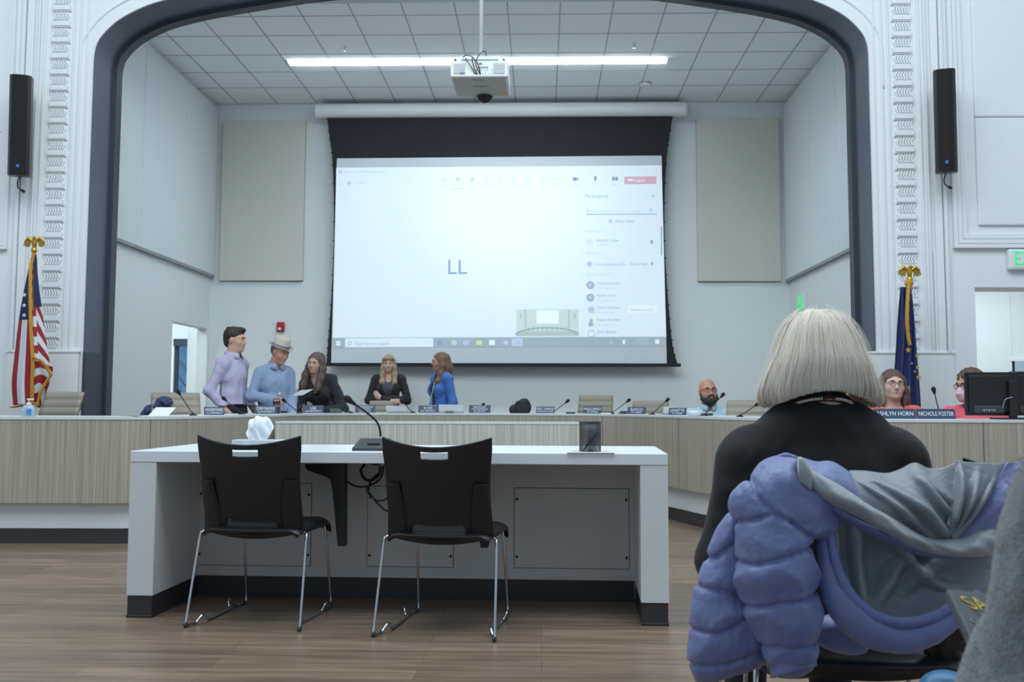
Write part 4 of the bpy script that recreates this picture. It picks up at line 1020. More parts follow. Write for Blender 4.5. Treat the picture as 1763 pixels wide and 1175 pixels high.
b = MB(); b.prism([(-0.02, -0.05, 0.0), (-0.02, 0.06, 0.0), (-0.02, 0.024, 0.05)], (0.04, 0, 0)); b.build('stand', M['grey_plastic'], t)
p, a_ = dais_at(1042, 0.16); b = MB(); b.box((-0.05, -0.04, 0), (0.05, 0.06, 0.01)); o = tag(b.build('paper_pad', M['paper'], bevel=0.001), 'small white note pad right of the tall empty tan chair', 'note pad'); o.location = p
p, a_ = dais_at(983, 0.2); t = thing('coaster_tray', p, 'small round dark tray on the dais beside the tall empty chair', 'tray')
b = MB(); b.lathe([(0.045, 0), (0.048, 0.016), (0.044, 0.016), (0.042, 0.004)], n=20); b.build('tray', M['dark_grey'], t)
b = MB(); b.lathe([(0.03, 0.004), (0.03, 0.012)], n=16); b.build('coaster', M['grey_plastic'], t)
p, a_ = dais_at(773, 0.12); t = thing('metal_cup', p, 'short steel cup in front of the pale laptop lid', 'cup')
b = MB(); b.lathe([(0.040, 0), (0.044, 0.018), (0.044, 0.024), (0.040, 0.022), (0.037, 0.004)], n=22); b.build('cup', mat('dull_steel', rgb(140, 142, 140), 0.35, 0.8, nscale=30, namt=0.1), t, smooth=True)
p, a_ = dais_at(1195, 0.10); t = thing('white_bowl', p, 'white bowl in front of the bearded person', 'bowl')
b = MB(); b.lathe([(0.040, 0), (0.058, 0.02), (0.066, 0.044), (0.062, 0.044), (0.052, 0.016), (0.01, 0.008)], n=26); b.build('bowl', M['white_plastic'], t, smooth=True)
# tumbler
p, a_ = dais_at(476, 0.30); t = thing('tumbler', p, 'dark grey tumbler with loop handle in front of the straw-hat person', 'tumbler')
b = MB(); b.lathe([(0.032, 0), (0.036, 0.02), (0.036, 0.085), (0.032, 0.095)], n=22); b.build('body', M['dark_grey'], t, smooth=True)
b = MB(); b.lathe([(0.0375, 0.064), (0.0375, 0.074)], n=22); b.build('steel_band', M['chrome'], t)
b = MB(); b.lathe([(0.034, 0.095), (0.034, 0.108), (0.030, 0.112)], n=22); b.tube([(-0.028, 0, 0.108), (-0.026, 0, 0.135), (0.026, 0, 0.135), (0.028, 0, 0.108)], 0.005, 8); b.build('lid', M['black_plastic'], t)
# hand sanitizer
p, a_ = dais_at(50, 0.14); t = thing('sanitizer_bottle', p, 'clear hand sanitizer pump bottle at the left end of the dais', 'bottle')
m_gel = mat('clear_gel', rgb(205, 222, 235), 0.1, nscale=10, namt=0.02); m_gel.node_tree.nodes['Principled BSDF'].inputs['Transmission Weight'].default_value = 0.55
b = MB(); b.rings([[(w_*cos(2*pi*k/20), w_*0.62*sin(2*pi*k/20), z) for k in range(20)] for w_, z in ((0.044, 0), (0.046, 0.006), (0.046, 0.06), (0.038, 0.076), (0.016, 0.084))]); b.build('bottle', m_gel, t, smooth=True)
b = MB(); b.box((0.0, -0.031, 0.012), (0.034, -0.026, 0.052)); b.build('label', mat('blue_label', rgb(70, 130, 200), 0.5, nscale=30, namt=0.1), t)
b = MB(); b.lathe([(0.018, 0.084), (0.018, 0.094), (0.012, 0.098)], n=16); b.cyl((0, 0, 0.098), (0, 0, 0.118), 0.005); b.build('pump_neck', M['white_plastic'], t)
b = MB(); b.box((-0.012, -0.010, 0.118), (0.034, 0.010, 0.128)); b.build('pump_head', M['white_plastic'], t, bevel=0.003)
# black backpack
p, a_ = dais_at(896, 0.42); t = thing('backpack', p, 'black backpack standing on the middle of the dais', 'backpack')
m_bag = mat('black_nylon', rgb(30, 32, 37), 0.7, nscale=30, namt=0.2)
s = SDF(0.007); s.ell((0.03, 0, 0.05), (0.085, 0.06, 0.075), k=0.03).ell((0.04, 0, 0.105), (0.045, 0.05, 0.045), k=0.05).ell((-0.06, -0.02, 0.035), (0.05, 0.05, 0.05), k=0.02)
s.fn.append(lambda D, X, Y, Z: np.maximum(D, 0.001-Z)); s.fn.append(folds(0.003, 40, 22, 35)); s.build('pack', m_bag, t)
b = MB(); b.tube(spline([(-0.02, -0.055, 0.12), (-0.05, -0.075, 0.08), (-0.04, -0.075, 0.03)], 5), 0.008, 6); b.build('strap', M['black_metal'], t, smooth=True)
# monitors
def monitor(px0, px1, py0, py1, label, d=0.30):
    p, a_ = dais_at((px0+px1)/2, d); w_ = (px1-px0)/1850*p.y; z1 = P((px0+px1)/2, py0, p.y).z-DZ; z0 = P((px0+px1)/2, py1, p.y).z-DZ
    t = thing('computer_monitor', p, label, 'monitor')
    b = MB(); b.box((-w_/2, 0, z0), (w_/2, 0.03, z1)); b.build('housing', M['black_plastic'], t, bevel=0.006)
    b = MB(); b.box((-w_/2+0.02, -0.02, z0+0.02), (w_/2-0.06, 0.002, z1-0.02)); bk = b.build('back_cover', M['black_plastic'], t, bevel=0.012)
    b = MB(); b.box((-w_/2+0.05, -0.026, z0+0.02), (w_/2-0.12, -0.018, z0+0.07)); b.build('port_panel', M['dark_grey'], bk, bevel=0.002)
    b = MB()
    for k in range(5): b.box((-w_/2+0.11+k*0.018, -0.030, z0+0.03+0.004*(k % 2)), (-w_/2+0.12+k*0.018, -0.026, z0+0.045))
    tag(b.build('ports', M['grey_plastic'], bk), kind='stuff')
    b = MB(); b.box((w_/2-0.09, -0.05, 0.012), (w_/2-0.035, -0.02, z1-0.06)); b.build('stand_post', M['black_plastic'], t, bevel=0.005)
    b = MB(); b.box((w_/2-0.17, -0.09, 0), (w_/2+0.05, 0.10, 0.012)); b.build('stand_base', M['black_plastic'], t, bevel=0.004)
    b = MB(); b.tube(spline([(w_/2-0.13, -0.03, z0+0.05), (w_/2-0.12, -0.05, z0+0.11), (w_/2-0.07, -0.055, z0+0.13)], 5), 0.003, 6); b.build('cable', M['grey_plastic'], t, smooth=True)
    b = MB(); b.box((-w_/2+0.008, 0.03, z0+0.008), (w_/2-0.008, 0.032, z1-0.008)); b.build('screen_glass', M['black_metal'], t)
monitor(1667, 1757, 641, 716, 'black computer monitor seen from behind, hiding part of the pink person', 0.30)
monitor(1745, 1840, 640, 716, 'second black monitor at the right edge, behind the first', 0.36)

# ================================================================ office chairs behind the dais
def make_office_chair(loc, rz, label):
    t = thing('office_chair', loc, label, 'chair', 'tan office chairs behind the dais', rz)
    # faces -Y
    w_ = 0.185; rows = []
    N = 60
    for j in range(N+1):
        v = j/N; z = 0.50+0.565*v; y = 0.24+0.10*v-0.05*sin(pi*v)
        rib = 0.010*abs(sin(v*pi*9))
        rows.append([((-1+2*i/10)*w_*(1.06-0.06*v), y-rib+0.018*(1-((-1+2*i/10)**2)), z-(0.0 if v < 0.98 else 0.004*abs(-1+2*i/10))) for i in range(11)])
    b = MB(); b.grid(rows); b.build('backrest', M['tan'], t, smooth=True, solid=0.024)
    rows = []
    for j in range(31):
        v = j/30; y = -0.24+0.48*v; rib = 0.008*abs(sin(v*pi*8))
        rows.append([((-1+2*i/10)*0.225, y, 0.462+rib-0.03*max(0, 0.15-v)/0.15+0.01*((-1+2*i/10)**2)) for i in range(11)])
    b = MB(); b.grid(rows); b.build('seat', M['tan'], t, smooth=True, solid=0.03)
    for s in (-1, 1):
        b = MB(); b.tube(spline([(s*0.20, 0.26, 0.56), (s*0.245, 0.22, 0.66), (s*0.25, 0.0, 0.665), (s*0.245, -0.16, 0.64), (s*0.23, -0.20, 0.56), (s*0.215, -0.14, 0.47)], 4), 0.012, 8); b.build('armrest', M['chrome'], t, smooth=True)
    b = MB(); b.cyl((0, 0, 0.12), (0, 0, 0.44), 0.028); b.box((-0.10, -0.12, 0.425), (0.10, 0.12, 0.446)); b.build('gas_column', M['chrome'], t)
    for k in range(5):
        a = 2*pi*k/5+0.3
        b = MB(); b.tube([(0.02*cos(a), 0.02*sin(a), 0.12), (0.30*cos(a), 0.30*sin(a), 0.075)], [0.022, 0.012], 8); lg = b.build('base_arm', M['chrome'], t)
        b = MB(); b.ell((0.29*cos(a), 0.29*sin(a), 0.030), (0.022, 0.022, 0.030)); b.build('caster', M['black_plastic'], lg, smooth=True)
    return t
def oc_at(px, Y, rz=0.0): q = P(px, 700, Y)-Matrix.Rotation(rz, 3, 'Z') @ V((0, 0.32, 0)); return (q.x, q.y, 0)
oc = make_office_chair(oc_at(110, 8.75, radians(-16)), radians(-16), 'empty tan office chair by the flag at the far left of the dais')
def ochair(px, Y, rz, sz, label):
    o = copy_tree(oc, None, oc_at(px, Y, rz), rz, label); o.matrix_basis = o.matrix_basis @ Matrix.Diagonal((sz[0], sz[0], sz[1], 1)); return o
ochair(303, 9.2, radians(25), (1.08, 1.0), 'tan office chair with a navy puffer jacket over its back')
ochair(541, 11.35, radians(20), (1.0, 1.06), 'tan office chair behind the leaning person in black')
ochair(657, 11.65, radians(8), (0.70, 0.94), 'tan office chair in front of the person with crossed arms')
ochair(1026, 11.4, radians(-14), (0.98, 1.0), 'tall empty tan office chair right of the middle of the dais')
ochair(1120, 10.9, radians(-12), (0.98, 0.945), 'lower empty tan office chair, left of the bearded person')
ochair(1288, 9.45, radians(-16), (1.0, 0.95), 'empty tan office chair beside the white-haired head')
# navy puffer jacket on the chair
m_navy = mat('navy_quilted_nylon', rgb(48, 60, 96), 0.55, nscale=20, namt=0.12)
q = P(267, 700, 9.18)
s = SDF(0.006)
for px, py, rx, rz_ in ((277, 700, 0.060, 0.085), (264, 708, 0.085, 0.070), (254, 722, 0.085, 0.060), (288, 694, 0.045, 0.05), (262, 735, 0.12, 0.07)):
    c_ = P(px, py, 9.18)-q; s.ell(c_, (rx, 0.085, rz_), k=0.05)
s.fn.append(lambda D, X, Y, Z: D+0.006*np.abs(np.sin((Z*0.8-X*0.6)*38))**8)
s.fn.append(folds(0.004, 45, 30, 35))
o = s.build('puffer_jacket', m_navy); o.location = q; tag(o, 'navy puffer jacket draped over a tan office chair', 'jacket')

# ================================================================ flags
m_red = mat('flag_red', rgb(158, 36, 46), 0.7, nscale=40, namt=0.06); m_wht = mat('flag_white', rgb(222, 222, 228), 0.7, nscale=40, namt=0.04); m_blu = mat('flag_navy', rgb(34, 40, 78), 0.7, nscale=40, namt=0.06)
m_fr = mat('gold_fringe', rgb(196, 142, 40), 0.7, nscale=120, namt=0.35, bump=0.5, bdist=0.004); m_str = mat('white_star', rgb(228, 228, 234), 0.7, nscale=30, namt=0.02)
m_ib = mat('flag_royal_navy', rgb(36, 46, 96), 0.65, nscale=40, namt=0.06); m_ig = mat('flag_gold', rgb(190, 150, 60), 0.6, nscale=30, namt=0.05)
def eagle(t, z):
    """gilt spread eagle on a ball"""
    b = MB(); b.lathe([(0.013, z-0.20), (0.017, z-0.17), (0.011, z-0.14), (0.026, z-0.11), (0.027, z-0.09), (0.012, z-0.07)], n=14); b.build('finial_stem', M['gold'], t, smooth=True)
    s = SDF(0.003); s.ell((0, 0, z-0.03), (0.024, 0.022, 0.042)).cap((0, -0.006, z+0.004), (0.004, -0.012, z+0.022), 0.013, 0.011).cap((0.004, -0.014, z+0.022), (0.018, -0.020, z+0.016), 0.006, 0.003).cap((0, 0.004, z-0.06), (0, 0.01, z-0.095), 0.014, 0.02)
    s.build('eagle_body', M['gold'], t)
    for sx in (-1, 1):
        s = SDF(0.003)
        s.cap((sx*0.018, 0, z-0.012), (sx*0.052, 0, z+0.012), 0.014, 0.012).cap((sx*0.052, 0, z+0.012), (sx*0.085, 0, z-0.012), 0.012, 0.010)
        for k in range(5): s.cap((sx*(0.034+k*0.012), 0, z+0.004-0.002*k), (sx*(0.046+k*0.0135), 0.004, z-0.062-0.006*k+0.004*k*k/2), 0.008, 0.005, k=0.003)
        s.build('eagle_wing', M['gold'], t)
def sheet(name, L, R, nv, nu, mats, mfun, t, dy=lambda u, v: 0.0, solid=0.003):
    """cloth between two edge polylines given as (point list); world coordinates"""
    a = spline(L, 8); b_ = spline(R, 8)
    def samp(pl, v):
        f = v*(len(pl)-1); i = min(int(f), len(pl)-2); return pl[i].lerp(pl[i+1], f-i)
    rows = []
    for j in range(nv+1):
        v = j/nv; p, q = samp(a, v), samp(b_, v)
        rows.append([p.lerp(q, i/nu)+V((0, dy(i/nu, v), 0)) for i in range(nu+1)])
    b = MB(); b.grid(rows, lambda i, j: mfun((j+0.5)/nu, (i+0.5)/nv)); return b.build(name, mats, t, world=True, smooth=True, solid=solid)
YF = 9.75
def pole_and_base(t, ztop):
    b = MB(); b.cyl((0, 0, 0.06), (0, 0, ztop), 0.014, n=14); b.build('flag_pole', M['gold'], t, smooth=True)
    b = MB(); b.lathe([(0.14, 0), (0.145, 0.02), (0.10, 0.05), (0.03, 0.08)], n=26); b.build('base', M['gold'], t, smooth=True)
def bulk(name, mats, pts, t, dpt):
    pass
q = P(59, 425, YF); us = thing('flag', (q.x, YF, 0), 'striped red, white and blue flag on an eagle-topped pole left of the arch', 'flag')
zt = P(59, 413, YF).z; eagle(us, zt); pole_and_base(us, zt-0.18)
def PF(px, py, d=0.0): return P(px, py, YF-d)
# rear fold, left: canton above, lengthwise stripes below
lL = [PF(56, 438, .03), PF(48, 470, .04), PF(38, 520, .05), PF(32, 560, .05), PF(25, 620, .05), PF(21, 660, .05), PF(23, 698, .05)]
lR = [PF(60, 438, .05), PF(57, 470, .07), PF(56, 520, .10), PF(57, 560, .11), PF(57, 620, .12), PF(57, 660, .12), PF(58, 698, .12)]
def m_left(u, v):
    if v < 0.46 and not (u < 0.0): return 2
    return 0 if (u < 0.24 or u > 0.66) else 1
sheet('flag_cloth', lL, lR, 60, 24, [m_red, m_wht, m_blu], m_left, us, lambda u, v: -0.03*sin(pi*u)*v-0.012*sin(u*9+v*3)*v)
rL = [PF(58, 438, .06), PF(58, 480, .10), PF(57, 530, .13), PF(57, 580, .15), PF(57, 620, .16), PF(58, 660, .13), PF(59, 700, .08)]
rR = [PF(63, 438, .04), PF(65, 480, .06), PF(71, 530, .08), PF(77, 580, .09), PF(83, 620, .09), PF(88, 642, .08), PF(66, 704, .04)]
def m_right(u, v):
    if v < 0.33: return 2
    if u < 0.34: return int((v+0.03)*17) % 2
    return int((v*1.0-u*0.16)*15.5+0.6) % 2
sheet('flag_cloth', rL, rR, 170, 50, [m_red, m_wht, m_blu], m_right, us, lambda u, v: 0.05*u*v-0.02*sin(u*7)*v)
def fringe(px, d0, w0, t, n=3):
    pts = spline([PF(x, y, d) for x, y, d in px], 8); b = MB()
    rows = []
    for i, p in enumerate(pts):
        rows.append([p+V((-w0, 0.004, 0.008*sin(i*2.1))), p+V((-w0*0.4, -0.010, 0)), p+V((w0*0.4, -0.010, 0)), p+V((w0*(1+0.25*sin(i*1.7)), 0.004, 0.01*sin(i*2.9)))])
    b.grid(rows); b.build('gold_fringe', m_fr, t, world=True, smooth=False, solid=0.008)
fringe([(58, 436, .09), (53, 460, .10), (52, 500, .15), (53, 560, .17), (56, 620, .18), (55, 660, .17), (55, 698, .15)], 0, 0.014, us)
fringe([(57, 616, .19), (70, 622, .16), (80, 633, .13), (88, 645, .11)], 0, 0.014, us); fringe([(88, 645, .11), (76, 664, .12), (68, 680, .13), (64, 700, .12)], 0, 0.010, us)
fringe([(18, 702, .06), (34, 699, .10), (46, 699, .13), (58, 700, .13)], 0, 0.016, us)
def star(c_, r, t, m):
    b = MB(); b.prism([c_+V((r*(1 if k % 2 == 0 else 0.4)*sin(pi*k/5), 0, r*(1 if k % 2 == 0 else 0.4)*cos(pi*k/5))) for k in range(10)], (0, 0.002, 0)); b.build('star', m, t, world=True)
for px, py in ((42, 508), (41.5, 526), (41.5, 543)): star(PF(px, py, 0.125), 0.022, us, m_str)
q = P(1566, 470, YF); st = thing('flag', (q.x, YF, 0), 'navy flag with gold fringe and gold marks on an eagle pole, right of the arch', 'flag')
zt = P(1566, 463, YF).z; eagle(st, zt); pole_and_base(st, zt-0.18)
lL = [PF(1561, 492, .04), PF(1558, 520, .05), PF(1555, 560, .06), PF(1552, 610, .07), PF(1549, 660, .07), PF(1548, 720, .07), PF(1547, 780, .07), PF(1548, 850, .07)]
lR = [PF(1568, 492, .05), PF(1572, 520, .08), PF(1576, 560, .09), PF(1580, 610, .09), PF(1584, 660, .09), PF(1587, 720, .09), PF(1589, 780, .09), PF(1588, 850, .07)]
sheet('flag_cloth', lL, lR, 60, 40, [m_ib], lambda u, v: 0, st, lambda u, v: -(0.03+0.03*v)*sin(pi*u)-0.022*sin(u*17+v*2)*min(1, v*2.5))
sheet('flag_cloth', [p+V((0, 0.16, 0)) for p in lL], [p+V((0, 0.14, 0)) for p in lR], 30, 20, [m_ib], lambda u, v: 0, st, lambda u, v: 0.02*sin(u*12))
fringe([(1565, 490, .10), (1563, 515, .13), (1562, 550, .15), (1564, 580, .15), (1567, 594, .15)], 0, 0.013, st)
b = MB(); b.ell(PF(1565, 488, .05), (0.04, 0.03, 0.035)); b.build('gold_tassel', m_fr, st, world=True)
for px, py, r in ((1564, 603, .03), (1579, 613, .022), (1580, 633, .022), (1582, 650, .03), (1570, 626, .014), (1575, 640, .014)): star(PF(px, py, 0.155), r, st, m_ig)
b = MB(); b.prism([PF(x, y, .16) for x, y in ((1560, 668), (1566, 664), (1567, 676), (1563, 686), (1558, 684))], (0, 0.002, 0)); b.build('torch_mark', m_ig, st, world=True)
# ================================================================ people
def skin(name, r, g, b):
    m = mat(name, rgb(r, g, b), 0.5, nscale=60, namt=0.05)
    n = m.node_tree.nodes['Principled BSDF']; n.inputs['Subsurface Weight'].default_value = 0.15; n.inputs['Subsurface Radius'].default_value = (0.02, 0.008, 0.005); n.inputs['Subsurface Scale'].default_value = 0.3
    return m
M['eye_white'] = mat('eye_white', rgb(188, 182, 178), 0.3, nscale=20, namt=0.02); M['iris'] = mat('dark_iris', rgb(52, 40, 34), 0.2, nscale=30, namt=0.1)
M['lips'] = mat('lip_skin', rgb(180, 124, 114), 0.45, nscale=40, namt=0.06)
M['shoe'] = mat('black_shoe_leather', rgb(30, 28, 28), 0.4, nscale=30, namt=0.1)
M['glasses'] = mat('dark_glasses_frame', rgb(36, 32, 32), 0.3, nscale=30, namt=0.05)
def cloth(name, r, g, b, rough=0.85, nscale=60, namt=0.07, bump=0.15):
    return mat(name, rgb(r, g, b), rough, nscale=nscale, namt=namt, bump=bump, bdist=0.004, sheen=0.1)
def head_ops(vox, jaw=1.0, full=1.0, nose=1.0, ears=True):
    s = SDF(vox)
    s.ell((0, 0.014, 0.032), (0.074, 0.094, 0.086), k=0.02).ell((0, -0.022, -0.02), (0.064*full, 0.066, 0.082), k=0.04)
    s.ell((0, -0.036, -0.078), (0.046*full*jaw, 0.046, 0.036), k=0.035).ell((0, -0.066, -0.098), (0.022*jaw, 0.020, 0.017), k=0.03)
    for x in (-1, 1):
        s.ell((x*0.040, -0.060, -0.030), (0.024*full, 0.024, 0.024), k=0.03)           # cheeks
        s.cap((x*0.046, -0.072, 0.022), (x*0.012, -0.086, 0.020), 0.010, 0.009, k=0.022)  # brow
        s.ell((x*0.031, -0.100, 0.004), (0.017, 0.017, 0.012), k=0.012, op='s')         # socket
        s.cap((x*0.046, -0.076, 0.0112), (x*0.017, -0.0865, 0.0112), 0.0052, 0.0056, k=0.006).cap((x*0.044, -0.076, -0.008), (x*0.019, -0.084, -0.009), 0.005, 0.005, k=0.008)
        if ears: s.ell((x*0.076, 0.010, -0.006), (0.010, 0.020, 0.031), rot=Euler((0.15, x*0.12, x*0.35)), k=0.012)
    s.cap((0, -0.082, 0.010), (0, -0.104*nose, -0.028), 0.009, 0.0125, k=0.018)
    for x in (-1, 1): s.ell((x*0.0125, -0.092, -0.034), (0.009, 0.010, 0.008), k=0.010)
    s.cap((-0.018, -0.080, -0.060), (0.018, -0.080, -0.060), 0.012, k=0.02)
    s.cap((0, 0.012, -0.055), (0, 0.018, -0.13), 0.054, 0.055, k=0.03)
    return s
def hand_ops(vox, wrist, direc, palm, side, curl=0.5, spread=1.0, point=None, sc=1.0):
    s = SDF(vox); sx = side
    s.cap((0, 0, -0.01), (0, 0, 0.03), 0.024, 0.024, k=0.015)
    for i, x in enumerate((0.028, 0.0095, -0.0095, -0.027)):
        s.cap((x*0.6*sx, 0, 0.012), (x*sx, -0.001, 0.088-abs(i-1.3)*0.004), 0.014, 0.0115, k=0.012)
        L = (0.070, 0.078, 0.073, 0.058)[i]; c = curl*(1.0 if point != i else 0.1)
        p = V((x*sx, -0.001, 0.088-abs(i-1.3)*0.004)); a = 0.0
        for f, r0, r1, ca in ((0.45, 0.0092, 0.0085, 0.75), (0.31, 0.0085, 0.0077, 0.95), (0.24, 0.0077, 0.0068, 0.6)):
            a += c*ca; q = p+V((x*0.10*spread*sx*f*3*0.4, -sin(a)*L*f, cos(a)*L*f)); s.cap(p, q, r0, r1, k=0.004); p = q
    s.cap((0.018*sx, -0.004, 0.018), (0.045*sx, -0.014, 0.050), 0.015, 0.0115, k=0.012); s.cap((0.045*sx, -0.014, 0.050), (0.050*sx, -0.028, 0.078), 0.0105, 0.0095, k=0.004); s.cap((0.050*sx, -0.028, 0.078), (0.045*sx, -0.040, 0.100), 0.0095, 0.008, k=0.004)
    z = V(direc).normalized(); y = -(V(palm)-z*V(palm).dot(z)).normalized(); x = y.cross(z)
    mt = Matrix(((x.x, y.x, z.x, wrist[0]), (x.y, y.y, z.y, wrist[1]), (x.z, y.z, z.z, wrist[2]), (0, 0, 0, 1)))
    return s.xf(mt @ Matrix.Diagonal((sc, sc, sc, 1)))
def eyes(body, HM, sc=1.0, look=0.0):
    for x in (-1, 1):
        b = MB(); b.ell((x*0.031, -0.0765, 0.003), 0.0112, u=14, v=10); e = b.build('eye', M['eye_white'], body, smooth=True); e.data.transform(HM)
        b = MB(); b.ell((x*0.031+look, -0.0850, 0.002), (0.0058, 0.0034, 0.0058), u=12, v=8); i = b.build('iris', M['iris'], e, smooth=True); i.data.transform(HM)
def brows(body, HM, m):
    for x in (-1, 1):
        b = MB(); b.tube(spline([(x*0.014, -0.097, 0.021), (x*0.030, -0.0965, 0.028), (x*0.047, -0.083, 0.023)], 4), [0.003]+[0.0042]*7+[0.002], 6); o = b.build('eyebrow', m, body, smooth=True); o.data.transform(HM)
def lips(body, HM):
    b = MB(); b.tube(spline([(-0.023, -0.086, -0.0615), (-0.009, -0.0945, -0.058), (0, -0.0945, -0.0592), (0.009, -0.0945, -0.058), (0.023, -0.086, -0.0615)], 4), [0.0012]+[0.003]*15+[0.0012], 8)
    b.tube(spline([(-0.020, -0.087, -0.0635), (0, -0.0945, -0.067), (0.020, -0.087, -0.0635)], 5), [0.0012]+[0.0036]*9+[0.0012], 8); o = b.build('lips', M['lips'], body, smooth=True); o.data.transform(HM)
def glasses(body, HM, m, rx=0.024, rz=0.019, r=0.0020):
    b = MB()
    for x in (-1, 1):
        b.tube([(x*0.031+rx*cos(a)*(1 if abs(cos(a)) < 0.8 else 0.97), -0.106+0.006*abs(cos(a)), 0.002+rz*sin(a)) for a in [2*pi*k/20 for k in range(21)]], r, 6, cap=False)
        b.tube([(x*0.055, -0.102, 0.008), (x*0.077, -0.06, 0.008), (x*0.080, 0.0, 0.008), (x*0.080, 0.018, -0.004)], r, 6)
    b.tube(spline([(-0.009, -0.106, 0.005), (0, -0.110, 0.009), (0.009, -0.106, 0.005)], 3), r, 6)
    o = b.build('glasses', m, body, smooth=True); o.data.transform(HM)
def streaks(n, amp, ph=0.0, fz=14.0, cx=0.0, cy=0.0):
    def f(D, X, Y, Z):
        a = np.arctan2(X-cx, Y-cy)
        return D+amp*np.sin(a*n+1.2*np.sin(Z*fz+a*3+ph))+0.5*amp*np.sin(a*n*2.3+Z*fz*1.7+ph)
    return f
def floor_clip(z): return lambda D, X, Y, Z: np.maximum(D, z-Z)

class Person:
    """stands at the origin facing -Y; +X is its left-hand side"""
    def __init__(s, label, head, yaw, seat=False, size=None, lean=(0, 0, 0), hrot=(0, 0, 0), build=1.0, shw=1.0, female=False, vox=0.006, slope=0.0, nk=0.13):
        s.slope = slope
        s.label = label; s.f = female; s.vox = vox; s.bw = build; s.shw = shw; s.seat = seat; s.yaw = yaw
        L = Euler(lean).to_matrix(); s.L = L; PV = V((0, 0, 0.95)); s.dz = 0.0
        # torso lean pivots on the pelvis, the head turns on the neck
        s.tp = lambda p: L @ (V(p)-PV)+PV+V((0, 0, s.dz))
        neck = V((0, 0.012, 1.505)); hr = Euler(hrot).to_matrix()
        hc0 = s.tp(neck)+hr @ V((0, -0.018, nk))
        if size is None and not seat: size = head.z/hc0.z
        s.sc = size or 1.0
        if seat: s.dz = head.z/s.sc-hc0.z
        hc = s.tp(neck)+hr @ V((0, -0.018, nk)); s.hc = hc; s.hr = hr
        s.HM = Matrix.Translation(hc) @ hr.to_4x4()
        R = Matrix.Rotation(yaw, 3, 'Z'); o = V(head)-R @ (hc*s.sc)
        s.M = Matrix.Translation((o.x, o.y, 0)) @ R.to_4x4() @ Matrix.Scale(s.sc, 4)
    def to_local(s, p): return s.M.inverted() @ V(p)
    def torso(s, d, k=0.05, vox=None):
        t = SDF(vox or s.vox); w = s.bw; tp = s.tp
        def e(c, r, kk=k): t.ell(tp(c), (r[0]+d, r[1]+d, r[2]+d), rot=s.L, k=kk)
        e((0, 0.0, 0.95), ((0.168 if s.f else 0.160)*w, 0.112*w, 0.115)); e((0, 0.005, 1.10), ((0.135 if s.f else 0.150)*w, 0.100*w, 0.13)); e((0, 0.005, 1.28), (0.155*w, 0.112*w, 0.16))
        if s.f:
            for x in (-1, 1): e((x*0.068, -0.075, 1.265), (0.062, 0.05, 0.06), 0.05)
        sx = 0.150*s.shw
        for x in (-1, 1): t.cap(tp((0, 0.012, 1.41)), tp((x*sx, 0.012, 1.405-s.slope)), 0.055+d, k=0.04)
        t.cap(tp((-0.07, 0.015, 1.43)), tp((0.07, 0.015, 1.43)), 0.045+d, k=0.05)
        return t
    def arm_pts(s, side, elbow, wrist):
        sh = s.tp((side*0.178*s.shw, 0.012, 1.395-s.slope*1.2)); dz = V((0, 0, s.dz))
        return sh, V(elbow)+dz, V(wrist)+dz
    def legs(s, d, t):
        if s.seat:
            hz = 0.93+s.dz
            for x in (-1, 1): t.chain([(x*0.09, -0.01, hz), (x*0.12, -0.43, 0.50), (x*0.12, -0.40, 0.10)], [0.088*s.bw+d, 0.062+d, 0.042+d], k=0.04)
        else:
            for x in (-1, 1): t.chain([(x*0.085, 0, 0.92), (x*0.10, -0.015, 0.50), (x*0.105, 0.02, 0.09)], [0.088*s.bw+d, 0.058+d, 0.040+d], k=0.04)
        return t
    def body(s, skin_m, arms, hands, head_kw={}):
        t = s.torso(-0.012); s.arms = arms
        for side, el, wr in arms:
            a = s.arm_pts(side, el, wr); t.chain(a, [0.046, 0.037, 0.026], k=0.03)
        s.legs(-0.012, t)
        ay = -0.40 if s.seat else 0.02
        for x in (-1, 1): t.cap((x*0.11, ay+0.03, 0.045), (x*0.12, ay-0.16, 0.030), 0.035, 0.028, k=0.03)
        t.cap(s.tp((0, 0.014, 1.42)), s.tp((0, 0.004, 1.53)), 0.058, 0.054, k=0.04)
        t.add(head_ops(s.vox, **head_kw).xf(s.HM))
        for h in hands: t.add(h)
        o = mesh_obj('person', t.mesh('person'), skin_m); o.matrix_basis = s.M
        tag(o, s.label, 'person'); s.o = o
        for x in (-1, 1):
            q = SDF(0.008); q.cap((x*0.11, ay+0.035, 0.05), (x*0.12, ay-0.17, 0.036), 0.046, 0.036, k=0.02).ell((x*0.115, ay+0.02, 0.085), (0.05, 0.055, 0.05), k=0.03); q.fn.append(floor_clip(0.004)); q.build('shoe', M['shoe'], o)
        return o
    def trousers(s, m, waist=1.02, name='trousers'):
        t = SDF(0.008); w = s.bw
        t.ell(s.tp((0, 0, 0.95)), (0.168*w+0.012, 0.118*w+0.010, 0.12), k=0.05); s.legs(0.010, t)
        z0 = 0.075; zt = waist+s.dz
        t.fn.append(lambda D, X, Y, Z: np.maximum(np.maximum(D, z0-Z), Z-zt)); t.fn.append(folds(0.004, 18, 25, 30))
        return t.build(name, m, s.o)
